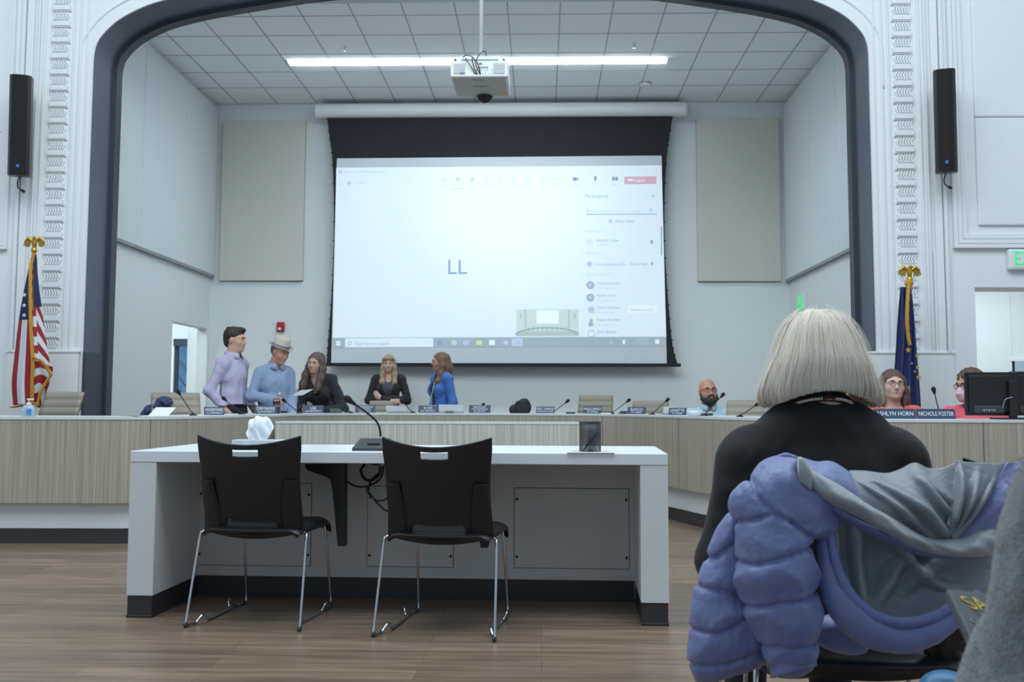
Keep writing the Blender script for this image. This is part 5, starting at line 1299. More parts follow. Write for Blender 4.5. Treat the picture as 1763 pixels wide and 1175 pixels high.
    def top(s, m, d=0.014, hem=0.90, name='shirt', sleeve=(0.056, 0.046, 0.036), wrist_back=0.03, neck=(0.062, 0.062, 0.05), neck_c=(0, -0.022, 1.475), fold=0.004, cut=None, vox=0.006, collar=None, arms=None):
        t = s.torso(d, vox=vox)
        for side, el, wr in (s.arms if arms is None else arms):
            a = list(s.arm_pts(side, el, wr)); dd = (a[2]-a[1]).normalized(); a[2] = a[2]-dd*wrist_back
            t.chain(a, sleeve, k=0.035)
        t.ell(s.tp(neck_c), neck, rot=s.L, k=0.012, op='s')
        if cut:
            for c, r in cut: t.ell(s.tp(c), r, rot=s.L, k=0.008, op='s')
        hz = hem+s.dz
        t.fn.append(folds(fold, 26, 34, 30, 0.7, fold*0.4)); t.fn.append(lambda D, X, Y, Z: np.maximum(D, hz-Z))
        o = t.build(name, m, s.o)
        if collar:
            b = MB(); rows = []
            for k in range(25):
                a = -pi*0.92+2*pi*0.92*k/24; x, y = sin(a), cos(a)
                rows.append([s.tp((x*0.070, 0.012+y*0.066, 1.475-0.02*(1-y)/2)), s.tp((x*0.069, 0.008+y*0.066, 1.528-0.022*(1-y)/2)), s.tp((x*0.078, 0.006+y*0.078, 1.526-0.024*(1-y)/2)), s.tp((x*(0.090-0.010*y)*float(collar), 0.002+y*0.098*float(collar), 1.480-0.032*(1-y)/2))])
            b.grid(rows); b.build('collar', m, o, smooth=True, solid=0.004)
            from mathutils.bvhtree import BVHTree
            bv = BVHTree.FromPolygons([v.co for v in o.data.vertices], [list(q.vertices) for q in o.data.polygons]); rows = []
            fy = s.L @ V((0, 1, 0)); fx = s.L @ V((1, 0, 0))
            for k in range(22):
                zc = 1.435-(1.435-hem-0.01)*k/21; row = []
                for dx in (-0.014, -0.012, 0.012, 0.014):
                    c_ = s.tp((0, 0, zc))+fx*dx; hit = bv.ray_cast(c_-fy*0.5, fy)
                    if hit[0] is not None: row.append(hit[0]-fy*(0.0035 if abs(dx) < 0.013 else -0.002))
                if len(row) == 4: rows.append(row)
            if len(rows) > 3:
                b = MB(); b.grid(rows); pk = b.build('button_placket', m, o, smooth=True)
                for k in range(2, len(rows), 4):
                    c_ = (rows[k][1]+rows[k][2])/2; b = MB(); b.ell(c_-fy*0.002, (0.005, 0.0025, 0.005), u=8, v=6); b.build('button', M['white_plastic'], pk)
        return o
    def hair(s, t, m, name='hair'):
        o = t.build(name, m, s.o); o.data.transform(s.HM); return o
    def hand(s, i, palm, curl=0.5, direc=None, vox=None, point=None, sc=1.0):
        side, el, wr = i; a = s.arm_pts(side, el, wr); d = V(direc) if direc else a[2]-a[1]
        return hand_ops(vox or s.vox, a[2], d, palm, -side if False else side, curl, point=point, sc=sc)
SK1 = skin('light_skin', 205, 160, 140); SK2 = skin('warm_skin', 192, 140, 120); SK3 = skin('pale_skin', 212, 172, 156)

# --- the young person in the lavender shirt
p = Person('person in a lavender dress shirt and dark trousers, facing right at the far left', P(405, 586, 10.2), radians(72), hrot=(0.02, 0, radians(12)), build=0.93, shw=0.95)
arms = [(-1, (-0.25, 0.10, 1.13), (-0.20, -0.07, 0.93)), (1, (0.24, 0.06, 1.12), (0.22, -0.12, 0.92))]
p.body(SK1, arms, [p.hand(arms[0], (1, 0, 0), 0.5), p.hand(arms[1], (-1, 0, 0), 0.5)])
p.top(cloth('lavender_cotton', 186, 178, 204), hem=0.985, collar=True, name='dress_shirt', sleeve=(0.062, 0.054, 0.044), wrist_back=0.01, neck=(0.06, 0.06, 0.035), fold=0.005)
p.trousers(cloth('black_trouser_wool', 32, 33, 38), 1.0)
hm = mat('dark_brown_hair', rgb(48, 38, 34), 0.55, nscale=40, namt=0.25)
t = SDF(0.004); t.ell((0, 0.020, 0.052), (0.085, 0.099, 0.084), k=0.02).ell((0.01, -0.060, 0.102), (0.052, 0.036, 0.024), k=0.03).ell((0, 0.062, -0.01), (0.062, 0.052, 0.068), k=0.03)
for k in range(24):
    a = 2*pi*k/24; t.cap((0.05*cos(a), 0.02+0.06*sin(a), 0.115), (0.066*cos(a)+0.012, 0.02+0.085*sin(a)-0.01, 0.098), 0.014, 0.007, k=0.006)
t.ell((0, -0.106, -0.012), (0.064, 0.064, 0.084), k=0.01, op='s')
for x in (-1, 1): t.ell((x*0.085, -0.062, -0.062), (0.035, 0.060, 0.056), k=0.008, op='s').ell((x*0.088, 0.008, -0.010), (0.024, 0.020, 0.032), k=0.004, op='s')
t.fn.append(streaks(22, 0.0022)); t.fn.append(lambda D, X, Y, Z: np.maximum(D, -0.075-Z)); p.hair(t, hm); eyes(p.o, p.HM); brows(p.o, p.HM, hm); lips(p.o, p.HM)
b = MB(); b.tube([V((0.162*sin(2*pi*k/24), 0.118*cos(2*pi*k/24), 0.992)) for k in range(25)], 0.014, 6, cap=False); b.build('belt', M['shoe'], p.o)

# --- the person in the straw hat
p = Person('person in a straw fedora and light blue shirt, looking down with a pen', P(482, 607, 10.3), radians(38), lean=(radians(7), 0, 0), hrot=(radians(20), 0, radians(22)), build=1.02, shw=0.92)
arms = [(-1, (-0.26, -0.03, 1.15), (-0.11, -0.27, 1.125)), (1, (0.20, -0.03, 1.12), (0.14, -0.20, 0.92))]
p.body(SK2, arms, [p.hand(arms[0], (0.3, 0.2, -1), 0.9), p.hand(arms[1], (-1, 0, 0), 0.5)])
p.top(cloth('light_blue_cotton', 140, 156, 186), hem=0.965, collar=True, name='dress_shirt', sleeve=(0.064, 0.056, 0.045), wrist_back=0.0, neck=(0.06, 0.06, 0.035), fold=0.005)
p.trousers(cloth('charcoal_trouser', 36, 37, 42), 1.0)
hm = mat('grey_brown_short_hair', rgb(110, 92, 80), 0.6, nscale=40, namt=0.2)
t = SDF(0.005); t.ell((0, 0.026, 0.020), (0.079, 0.092, 0.085), k=0.02); t.ell((0, -0.08, -0.02), (0.08, 0.075, 0.10), k=0.01, op='s').ell((0.08, -0.005, -0.03), (0.03, 0.04, 0.04), k=0.01, op='s').ell((-0.08, -0.005, -0.03), (0.03, 0.04, 0.04), k=0.01, op='s')
t.fn.append(streaks(26, 0.002)); t.fn.append(lambda D, X, Y, Z: np.maximum(D, -0.07-Z)); p.hair(t, hm); eyes(p.o, p.HM); brows(p.o, p.HM, hm); lips(p.o, p.HM)
m_st = mat('pale_straw', rgb(196, 188, 174), 0.85, nscale=150, namt=0.16, bump=0.5, bdist=0.003); m_bd = mat('blue_patterned_band', rgb(98, 106, 140), 0.7, nscale=60, namt=0.35)
b = MB(); n = 32
def hr_(rx, ry, z, dip=0.0): return [(rx*cos(2*pi*k/n), 0.012+ry*sin(2*pi*k/n), z+dip*abs(cos(2*pi*k/n))) for k in range(n)]
b.rings([hr_(0.090, 0.106, 0.052), hr_(0.122, 0.148, 0.056, 0.022), hr_(0.124, 0.150, 0.062, 0.022), hr_(0.088, 0.104, 0.060), hr_(0.084, 0.098, 0.10), hr_(0.076, 0.090, 0.150), hr_(0.062, 0.078, 0.168), hr_(0.03, 0.06, 0.156), hr_(0.004, 0.03, 0.150)])
hat = b.build('straw_hat', m_st, p.o, smooth=True); hat.data.transform(p.HM)
b = MB(); b.grid([hr_(0.0905, 0.1065, 0.061), hr_(0.0895, 0.105, 0.075), hr_(0.0875, 0.102, 0.090)], closed=True); o = b.build('hat_band', m_bd, hat, smooth=True, solid=0.002); o.data.transform(p.HM)
w_ = p.M @ V(p.arm_pts(*arms[0])[2]); b = MB(); b.tube([P(477, 688, w_.y-0.14), P(484, 672, w_.y-0.12)], 0.006, 8); tag(b.build('pen', M['chrome'], smooth=True), 'silver pen held by the person in the straw hat', 'pen')

# --- the leaning person in black
p = Person('person with long brown hair in a black jacket, leaning over a paper', P(544, 625, 10.8), radians(-14), lean=(radians(20), radians(-10), 0), hrot=(radians(8), radians(10), radians(-4)), female=True, build=0.98)
arms = [(-1, (-0.25, -0.20, 1.06), (-0.12, -0.40, 1.06)), (1, (0.28, -0.20, 1.06), (0.02, -0.42, 1.045))]
p.body(SK1, arms, [p.hand(arms[0], (0.6, 0, -0.5), 0.5), p.hand(arms[1], (-0.2, 0.4, 1), 0.5, direc=(-1, -0.25, 0.1))])
bk = cloth('black_jacket_cloth', 34, 36, 42)
p.top(cloth('black_top', 28, 29, 34), d=0.006, hem=0.92, name='blouse', neck=(0.06, 0.075, 0.075), neck_c=(0, -0.07, 1.455), arms=[])
p.top(bk, d=0.020, hem=0.86, name='jacket', sleeve=(0.060, 0.052, 0.042), neck=(0.07, 0.11, 0.16), neck_c=(0, -0.115, 1.43), fold=0.005)
p.trousers(cloth('black_trousers', 30, 31, 36))
hm = mat('greying_brown_hair', rgb(96, 80, 70), 0.55, nscale=50, namt=0.25, stretch=(1, 1, 0.15))
t = SDF(0.005); t.ell((0, 0.020, 0.036), (0.086, 0.104, 0.090), k=0.02)
for x in (-1, 1): t.chain([(x*0.068, 0.005, 0.03), (x*0.086, 0.0, -0.06), (x*0.100, -0.03, -0.16), (x*0.095, -0.07, -0.27), (x*0.085, -0.10, -0.33)], [0.034, 0.036, 0.042, 0.040, 0.016], k=0.03)
t.chain([(0, 0.075, 0.02), (0, 0.085, -0.08), (0, 0.08, -0.22)], [0.06, 0.075, 0.05], k=0.05)
t.ell((0, -0.115, -0.02), (0.062, 0.085, 0.098), k=0.012, op='s').ell((0, -0.13, -0.16), (0.06, 0.07, 0.12), k=0.012, op='s'); t.fn.append(streaks(24, 0.0028, 1.0)); p.hair(t, hm); eyes(p.o, p.HM); brows(p.o, p.HM, hm); lips(p.o, p.HM)
Yp = (p.M @ p.arm_pts(*arms[1])[2]).y-0.10
b = MB(); b.prism([P(x, y, Yp+d_) for x, y, d_ in ((503, 682, -.10), (521, 681, -.03), (539, 671, 0.02), (518, 673, -0.06))], (0, 0.002, 0.003)); tag(b.build('paper_sheet', M['paper']), 'white paper held by the leaning person in black', 'paper')

# --- the blonde person with crossed arms
p = Person('blonde person with crossed arms in a black cardigan, against the back wall', P(669.5, 626, 13.75), radians(2), hrot=(radians(8), 0, 0), female=True, build=0.95, shw=1.06)
arms = [(-1, (-0.27, -0.07, 1.115), (0.06, -0.225, 1.10)), (1, (0.27, -0.07, 1.115), (-0.085, -0.19, 1.135))]
p.body(SK3, arms, [p.hand(arms[0], (0, 1, -0.2), 0.35, direc=(1, 0.05, 0.02), sc=0.9), p.hand(arms[1], (0.1, 1, 0), 0.3, direc=(-0.75, 0.1, 0.75), sc=0.95)])
p.top(cloth('slate_grey_top', 70, 74, 84), d=0.008, hem=0.93, name='top', neck=(0.06, 0.08, 0.08), neck_c=(0, -0.09, 1.45), arms=[])
p.top(cloth('black_knit', 32, 32, 37), d=0.020, hem=0.95, name='cardigan', sleeve=(0.062, 0.056, 0.045), neck=(0.085, 0.13, 0.22), neck_c=(0, -0.13, 1.40), fold=0.005)
p.trousers(cloth('light_grey_trousers', 176, 174, 170), 1.03)
hm = mat('blonde_hair', rgb(164, 144, 116), 0.5, nscale=50, namt=0.22, stretch=(1, 1, 0.15))
t = SDF(0.005); t.ell((0, 0.018, 0.034), (0.084, 0.102, 0.092), k=0.02)
for x in (-1, 1): t.chain([(x*0.066, -0.01, 0.04), (x*0.078, -0.02, -0.06), (x*0.082, -0.045, -0.16), (x*0.086, -0.085, -0.26), (x*0.078, -0.11, -0.31)], [0.032, 0.033, 0.036, 0.036, 0.018], k=0.03)
t.chain([(0, 0.075, 0.02), (0, 0.08, -0.12)], [0.06, 0.06], k=0.05); t.cap((-0.05, -0.07, 0.075), (0.05, -0.07, 0.075), 0.025, k=0.03)
t.ell((0, -0.11, -0.035), (0.055, 0.07, 0.095), k=0.01, op='s'); t.fn.append(streaks(24, 0.0026, 2.0)); p.hair(t, hm); eyes(p.o, p.HM); brows(p.o, p.HM, hm); lips(p.o, p.HM)

# --- the person in the blue cardigan
p = Person('person with long brown hair in a bright blue cardigan, turned left', P(757.5, 623, 12.6), radians(-58), hrot=(radians(4), 0, radians(-20)), female=True, build=0.98, shw=1.0)
arms = [(-1, (-0.25, 0.03, 1.11), (-0.22, -0.10, 0.88)), (1, (0.26, 0.05, 1.10), (0.25, -0.04, 0.84))]
p.body(SK2, arms, [p.hand(arms[0], (1, 0, 0), 0.5), p.hand(arms[1], (-1, 0, 0), 0.5)], dict(nose=1.02))
p.top(cloth('navy_print_top', 34, 36, 54, nscale=25, namt=0.5), d=0.008, hem=0.86, name='top', neck=(0.06, 0.07, 0.07), neck_c=(0, -0.08, 1.455), arms=[])
p.top(cloth('bright_blue_knit', 68, 116, 190), d=0.024, hem=0.74, name='cardigan', sleeve=(0.064, 0.056, 0.046), neck=(0.085, 0.14, 0.20), neck_c=(0, -0.13, 1.42), cut=[((0, -0.17, 1.15), (0.055, 0.16, 0.55))], fold=0.004)
p.trousers(cloth('dark_blue_trousers', 40, 46, 70))
hm = mat('light_brown_hair', rgb(122, 92, 70), 0.5, nscale=50, namt=0.22, stretch=(1, 1, 0.15))
t = SDF(0.005); t.ell((0, 0.020, 0.036), (0.086, 0.104, 0.090), k=0.02)
for x in (-1, 1): t.chain([(x*0.070, 0.012, 0.03), (x*0.086, 0.015, -0.06), (x*0.092, -0.005, -0.16), (x*0.10, -0.05, -0.26), (x*0.09, -0.075, -0.31)], [0.036, 0.038, 0.044, 0.042, 0.018], k=0.03)
t.chain([(0, 0.075, 0.02), (0, 0.088, -0.08), (0, 0.085, -0.24)], [0.06, 0.07, 0.05], k=0.05)
t.ell((0, -0.115, -0.02), (0.075, 0.080, 0.10), k=0.012, op='s'); t.fn.append(streaks(24, 0.0028, 0.3)); p.hair(t, hm); eyes(p.o, p.HM); brows(p.o, p.HM, hm); lips(p.o, p.HM)
glasses(p.o, p.HM, M['chrome'], 0.022, 0.016, 0.0013)
b = MB(); b.box((0.00, -0.165, 0.985), (0.07, -0.158, 1.04)); o = b.build('badge', M['white_plastic'], p.o)
b = MB(); b.tube(spline([(0.075, -0.03, 1.47), (0.07, -0.13, 1.35), (0.045, -0.162, 1.15), (0.035, -0.160, 1.04)], 5), 0.004, 6); b.build('lanyard', M['white_plastic'], o)
q, a_ = dais_at(745, 0.40); b = MB(); b.box((-0.035, 0, 0), (0.035, 0.012, 0.075)); o = b.build('card_pack', mat('orange_card', rgb(196, 140, 66), 0.6, nscale=20, namt=0.1), bevel=0.002)
tag(o, 'small orange and white pack standing before the blue cardigan', 'pack'); o.location = q
b = MB(); b.box((-0.0355, -0.001, 0.050), (0.0355, 0.0125, 0.0755)); b.build('white_band', M['paper'], o)

# --- the bearded person
p = Person('bald bearded person with glasses in a light blue shirt, seated at the dais', P(1218.5, 674, 10.35), radians(3), seat=True, size=1.02, hrot=(radians(-3), radians(-3), radians(5)), build=1.1)
arms = [(-1, (-0.27, -0.06, 1.13), (-0.14, -0.30, 1.06)), (1, (0.27, -0.06, 1.13), (0.14, -0.30, 1.06))]
p.body(SK2, arms, [p.hand(arms[0], (0, 0, -1), 0.4), p.hand(arms[1], (0, 0, -1), 0.4)], dict(full=1.08, jaw=1.15))
p.top(cloth('pale_aqua_cotton', 172, 200, 214), hem=0.9, collar=0.86, name='dress_shirt', sleeve=(0.068, 0.058, 0.045), neck=(0.062, 0.065, 0.035), fold=0.005); p.trousers(cloth('khaki', 120, 112, 100))
hm = mat('dark_beard_hair', rgb(52, 42, 38), 0.65, nscale=60, namt=0.3)
t = SDF(0.0045); t.ell((0, -0.040, -0.080), (0.062, 0.062, 0.052), k=0.02).ell((0, -0.058, -0.105), (0.052, 0.042, 0.032), k=0.03)
for x in (-1, 1): t.chain([(x*0.070, -0.015, -0.02), (x*0.066, -0.035, -0.07)], [0.012, 0.022], k=0.02)
t.cap((-0.022, -0.092, -0.048), (0.022, -0.092, -0.048), 0.010, k=0.012); t.ell((0, -0.104, -0.064), (0.019, 0.022, 0.008), k=0.006, op='s')
t.fn.append(streaks(30, 0.0018)); t.fn.append(lambda D, X, Y, Z: np.maximum(D, np.minimum(Z+0.052, np.maximum(Z+0.0, 0.060-np.abs(X))))) if False else None
p.hair(t, hm, 'beard'); eyes(p.o, p.HM); brows(p.o, p.HM, hm); lips(p.o, p.HM); glasses(p.o, p.HM, M['glasses'], 0.025, 0.017, 0.0020)
b = MB(); b.box((0.085, -0.150, 1.205+p.dz), (0.125, -0.138, 1.27+p.dz)); b.build('pocket_card', M['grey_plastic'], p.o)

# --- the person in orange
p = Person('person with brown bob and glasses in an orange top, seated at the dais', P(1537, 663, 8.55), radians(-4), seat=True, size=1.0, hrot=(radians(-2), radians(2), radians(4)), female=True, build=1.12, shw=1.0)
arms = [(-1, (-0.27, -0.06, 1.12), (-0.14, -0.28, 1.05)), (1, (0.27, -0.06, 1.12), (0.14, -0.28, 1.05))]
p.body(SK3, arms, [p.hand(arms[0], (0, 0, -1), 0.4), p.hand(arms[1], (0, 0, -1), 0.4)], dict(full=1.10, jaw=1.15, ears=False))
p.top(cloth('orange_knit', 224, 108, 84), hem=0.9, name='top', sleeve=(0.066, 0.056, 0.045), neck=(0.085, 0.085, 0.06), neck_c=(0, -0.03, 1.475), fold=0.004); p.trousers(cloth('grey_trousers', 80, 82, 88))
hm = mat('chestnut_hair', rgb(92, 66, 54), 0.5, nscale=50, namt=0.22, stretch=(1, 1, 0.15))
t = SDF(0.005); t.ell((0, 0.020, 0.036), (0.087, 0.104, 0.092), k=0.02)
for x in (-1, 1): t.chain([(x*0.072, 0.0, 0.035), (x*0.092, 0.0, -0.05), (x*0.098, -0.012, -0.12), (x*0.088, -0.03, -0.155)], [0.030, 0.030, 0.030, 0.016], k=0.03)
t.chain([(0, 0.075, 0.02), (0, 0.085, -0.10)], [0.06, 0.06], k=0.05); t.ell((0, -0.118, -0.024), (0.064, 0.088, 0.094), k=0.012, op='s'); t.fn.append(streaks(24, 0.0026, 0.9)); p.hair(t, hm); eyes(p.o, p.HM); brows(p.o, p.HM, hm); lips(p.o, p.HM); glasses(p.o, p.HM, M['glasses'], 0.025, 0.018, 0.0017)

# --- the masked person in pink
p = Person('person in pink with a pink face mask and glasses, behind the monitor', P(1669, 664, 8.35), radians(-20), seat=True, size=1.0, hrot=(radians(6), 0, radians(-46)), female=True, build=1.1)
arms = [(-1, (-0.27, -0.06, 1.12), (-0.14, -0.28, 1.05)), (1, (0.27, -0.06, 1.12), (0.14, -0.28, 1.05))]
p.body(SK2, arms, [p.hand(arms[0], (0, 0, -1), 0.4), p.hand(arms[1], (0, 0, -1), 0.4)], dict(full=1.04))
p.top(cloth('hot_pink_knit', 232, 96, 118), hem=0.9, name='top', sleeve=(0.068, 0.058, 0.046), neck=(0.065, 0.065, 0.05), fold=0.005); p.trousers(cloth('dark_trousers', 40, 40, 46))
hm = mat('curly_brown_hair', rgb(88, 66, 52), 0.6, nscale=50, namt=0.35)
t = SDF(0.005); t.ell((0, 0.022, 0.040), (0.080, 0.098, 0.080), k=0.02)
random.seed(11)
for k in range(70):
    a = random.uniform(0, 2*pi); e = random.uniform(0.1, 1.45); t.ell((0.082*cos(a)*cos(e), 0.022+0.096*sin(a)*cos(e), 0.045+0.075*sin(e)), (0.018, 0.018, 0.018), k=0.008)
t.ell((0, -0.115, -0.03), (0.075, 0.080, 0.095), k=0.01, op='s'); p.hair(t, hm)
eyes(p.o, p.HM); brows(p.o, p.HM, hm); glasses(p.o, p.HM, M['glasses'], 0.025, 0.018, 0.002)
t = SDF(0.0045); t.ell((0, -0.068, -0.058), (0.056, 0.052, 0.056), k=0.02).cap((0, -0.10, -0.02), (0, -0.118, -0.052), 0.012, 0.014, k=0.03).ell((0, -0.074, -0.096), (0.036, 0.035, 0.026), k=0.03)
t.fn.append(lambda D, X, Y, Z: np.maximum(D, Y+0.035)); o = t.build('face_mask', cloth('pale_pink_mask', 226, 182, 194, nscale=20, namt=0.03), p.o); o.data.transform(p.HM)
b = MB()
for x in (-1, 1): b.tube([(x*0.052, -0.05, -0.03), (x*0.077, 0.0, 0.005)], 0.002, 5); b.tube([(x*0.05, -0.05, -0.08), (x*0.077, 0.005, -0.03)], 0.002, 5)
q = b.build('mask_loop', M['white_plastic'], o); q.data.transform(p.HM)
# office chairs under the seated people
for px, Y, rz, lb in ((1219, 10.75, 0.05, 'tan office chair under the bearded person'), (1537, 8.98, -0.05, 'tan office chair under the person in orange'), (1684, 8.80, -0.3, 'tan office chair under the person in pink')):
    o = copy_tree(oc, None, oc_at(px, Y, rz), rz, lb); o.matrix_basis = o.matrix_basis @ Matrix.Diagonal((1, 1, 0.80, 1))
# ================================================================ near seats: the white-haired person, the coat, the sweater
YL = 2.72
# the black chair the coat hangs on
lc = P(1458, 900, 2.66)
lady_chair.matrix_basis = Matrix.Translation((lc.x, 2.68, 0)) @ Matrix.Rotation(radians(-2), 4, 'Z')
p = Person('person with a white bob seen from behind, black sweater and pearl necklace', P(1407, 622, YL), radians(180), seat=True, size=1.0, hrot=(radians(3), 0, 0), female=True, build=1.12, shw=1.06, vox=0.006, slope=0.045, nk=0.092)
arms = [(-1, (-0.25, 0.01, 1.09), (-0.16, -0.30, 1.02)), (1, (0.245, 0.02, 1.10), (0.14, -0.28, 1.02))]
p.body(SK3, arms, [p.hand(arms[0], (0, 0, -1), 0.4), p.hand(arms[1], (0, 0, -1), 0.4)])
p.top(cloth('black_fine_knit', 24, 24, 27, nscale=160, namt=0.12, bump=0.25), d=0.022, hem=0.88, name='sweater', sleeve=(0.072, 0.062, 0.046), neck=(0.056, 0.060, 0.022), neck_c=(0, -0.01, 1.50), fold=0.003, vox=0.005)
p.trousers(cloth('black_twill', 24, 24, 27))
b = MB(); b.tube([p.tp((0.064*sin(2*pi*k/24), 0.012+0.060*cos(2*pi*k/24), 1.485+0.022*cos(2*pi*k/24))) for k in range(25)], 0.013, 8, cap=False); b.build('sweater_collar', cloth('black_rib', 22, 22, 25), p.o, smooth=True)
eyes(p.o, p.HM); lips(p.o, p.HM)
m_pearl = mat('pearl', rgb(225, 222, 215), 0.2, nscale=30, namt=0.03)
nk = [p.tp((0.076*sin(a), 0.014+0.074*cos(a), 1.502-0.045*(1-cos(a))/2)) for a in [2*pi*k/64 for k in range(64)]]
b = MB()
b.tube(nk+[nk[0]], 0.0012, 5, cap=False); neck = b.build('pearl_necklace', m_pearl, p.o)
for k in range(64):
    b = MB(); b.ell(nk[k], 0.0042, u=8, v=6); b.build('pearl', m_pearl, neck, smooth=True)
b = MB(); b.tube([nk[62]+V((0, 0.005, 0)), nk[0]+V((0, 0.006, 0.002)), nk[2]+V((0, 0.005, 0))], 0.0035, 6); b.build('clasp', M['gold'], neck)
# bob: an inner shell and thousands of strands
m_wh = mat('white_blonde_hair', rgb(250, 241, 229), 0.5, nscale=110, namt=0.09, stretch=(1, 1, 0.06))
nt_ = m_wh.node_tree; tr_ = nt_.nodes.new('ShaderNodeBsdfTranslucent'); tr_.inputs[0].default_value = rgb(246, 238, 222); ms_ = nt_.nodes.new('ShaderNodeMixShader'); ms_.inputs[0].default_value = 0.3
nt_.links.new(nt_.nodes['Principled BSDF'].outputs[0], ms_.inputs[1]); nt_.links.new(tr_.outputs[0], ms_.inputs[2]); nt_.links.new(ms_.outputs[0], nt_.nodes['Material Output'].inputs[0])
n_ = m_wh.node_tree.nodes['Principled BSDF']; n_.inputs['Anisotropic'].default_value = 0.4
def bob(phi, t):
    """t 0 at the crown .. 1 at the hem; head-local"""
    c, s_ = cos(phi), sin(phi)             # s_>0 : back of the head (+Y local)
    hem = -0.118+0.034*max(0, s_)**3
    T = [(0.0, 0.128, 0.0), (0.10, 0.124, 0.030), (0.20, 0.110, 0.058), (0.30, 0.088, 0.079), (0.42, 0.052, 0.098), (0.55, 0.012, 0.114), (0.70, -0.035, 0.134), (0.84, -0.078, 0.149), (0.93, -0.104, 0.150), (1.0, -0.118, 0.140)]
    for (a, za, ra), (b2, zb, rb) in zip(T, T[1:]):
        if t <= b2: break
    f = min(1, (t-a)/(b2-a)); z = za+(zb-za)*f; r = ra+(rb-ra)*f
    if z < 0: z *= hem/-0.118
    x = r*c*(1+0.02*sin(t*9+phi*4)); q = max(0.0, -z/0.118)
    y = 0.018+(min(r, 0.122)*(1-0.22*q*q)+0.006*sin(phi*7+t*3)*t)*s_
    z += 0.006*(1-min(1, abs(c)*r/0.03))*0-0.004*math.exp(-(x/0.012)**2)*(1 if t < 0.3 else 0)
    return V((x, y, z))
rg = random.Random(5)
verts = []; faces = []
def strand(phi, t0, t1, rad0, dr, wav):
    n = 11; base = len(verts); ph = rg.uniform(0, 6.28); w1 = rg.uniform(2, 5)
    pts = []
    for k in range(n):
        t = t0+(t1-t0)*k/(n-1); q = bob(phi+wav*sin(w1*t+ph)*t, t)
        ctr = V((0, 0.018, min(q.z, 0.02))); d = (q-ctr); d.normalize()
        pts.append(q+d*(dr+0.004*wav*20*sin(ph+t*6)*0.3))
    tw = rg.uniform(-0.5, 0.5)
    for k, q in enumerate(pts):
        tn = (pts[min(k+1, n-1)]-pts[max(k-1, 0)]).normalized(); ctr = V((0, 0.018, min(q.z, 0.02)))
        o = (q-ctr).normalized(); sd = tn.cross(o).normalized()*cos(tw)+o*sin(tw); rr = rad0*(1-0.6*k/(n-1)) if k > 2 else rad0
        verts.extend((q+sd*rr, q-sd*rr))
    for k in range(n-1):
        a = base+2*k; faces.append((a, a+1, a+3, a+2))
for k in range(7500):
    phi = rg.uniform(0, 2*pi)
    if -2.3 < ((phi+pi) % (2*pi)-pi) < -0.85 and rg.random() < 0.97: continue     # leave the face free
    dr = -0.004+0.007*rg.random()**1.5
    strand(phi, 0.04+0.22*rg.random()**1.2, rg.uniform(0.90, 1.0), rg.uniform(0.0010, 0.0022), dr, rg.uniform(0.01, 0.06))
for k in range(220):                                                              # stray hairs
    phi = rg.uniform(-0.5, pi+0.5); strand(phi, 0.1+0.3*rg.random(), rg.uniform(0.8, 1.02), 0.0005, rg.uniform(0.004, 0.014), rg.uniform(0.05, 0.16))
# shell below the strands
nph, nt = 56, 26; base = len(verts)
for j in range(nt+1):
    for i in range(nph):
        phi = -0.75+(pi+1.5)*i/(nph-1); q = bob(phi, 0.001+0.97*j/nt); ctr = V((0, 0.018, min(q.z, 0.02))); verts.append(q-(q-ctr).normalized()*0.007)
for j in range(nt):
    for i in range(nph-1): faces.append((base+j*nph+i, base+j*nph+i+1, base+(j+1)*nph+i+1, base+(j+1)*nph+i))
me = bpy.data.meshes.new('hair'); me.from_pydata([tuple(v) for v in verts], [], faces); me.update()
for q in me.polygons: q.use_smooth = True
o = mesh_obj('hair', me, m_wh, p.o); me.transform(p.HM)

# ---------------------------------------------------------------- lavender puffer coat over the chair back
YCt = 2.20
def puffer(name, r, g, b_):
    m = mat(name, rgb(r, g, b_), 0.45, nscale=9, namt=0.06, bump=0.5, bscale=30, bdist=0.008, sheen=0.15); return m
m_lav = puffer('lavender_nylon', 114, 123, 170); m_lavd = puffer('lavender_lining_edge', 106, 115, 166)
m_lin = puffer('grey_lining', 124, 130, 136); m_fac = puffer('pale_grey_facing', 158, 164, 168)
q0 = P(1450, 830, YCt)
coat = thing('puffer_coat', q0, 'lavender puffer coat with grey lining draped over the black chair back', 'coat')
def Q(px, py, d=0.0): return P(px, py, YCt-d)
PXM = YCt/1850.0                                    # metres per pixel at the coat
def puff(s, px, py, rx, ry, rot=0.0, d=0.0, depth=0.05, k=0.008):
    c = Q(px, py, d); s.ell(c, (rx*PXM, depth, ry*PXM), rot=Euler((0, radians(rot), 0)), k=k)
def wrinkle(s, amp=0.003): s.fn.append(folds(amp, 40, 26, 46, 1.1, 0.0))
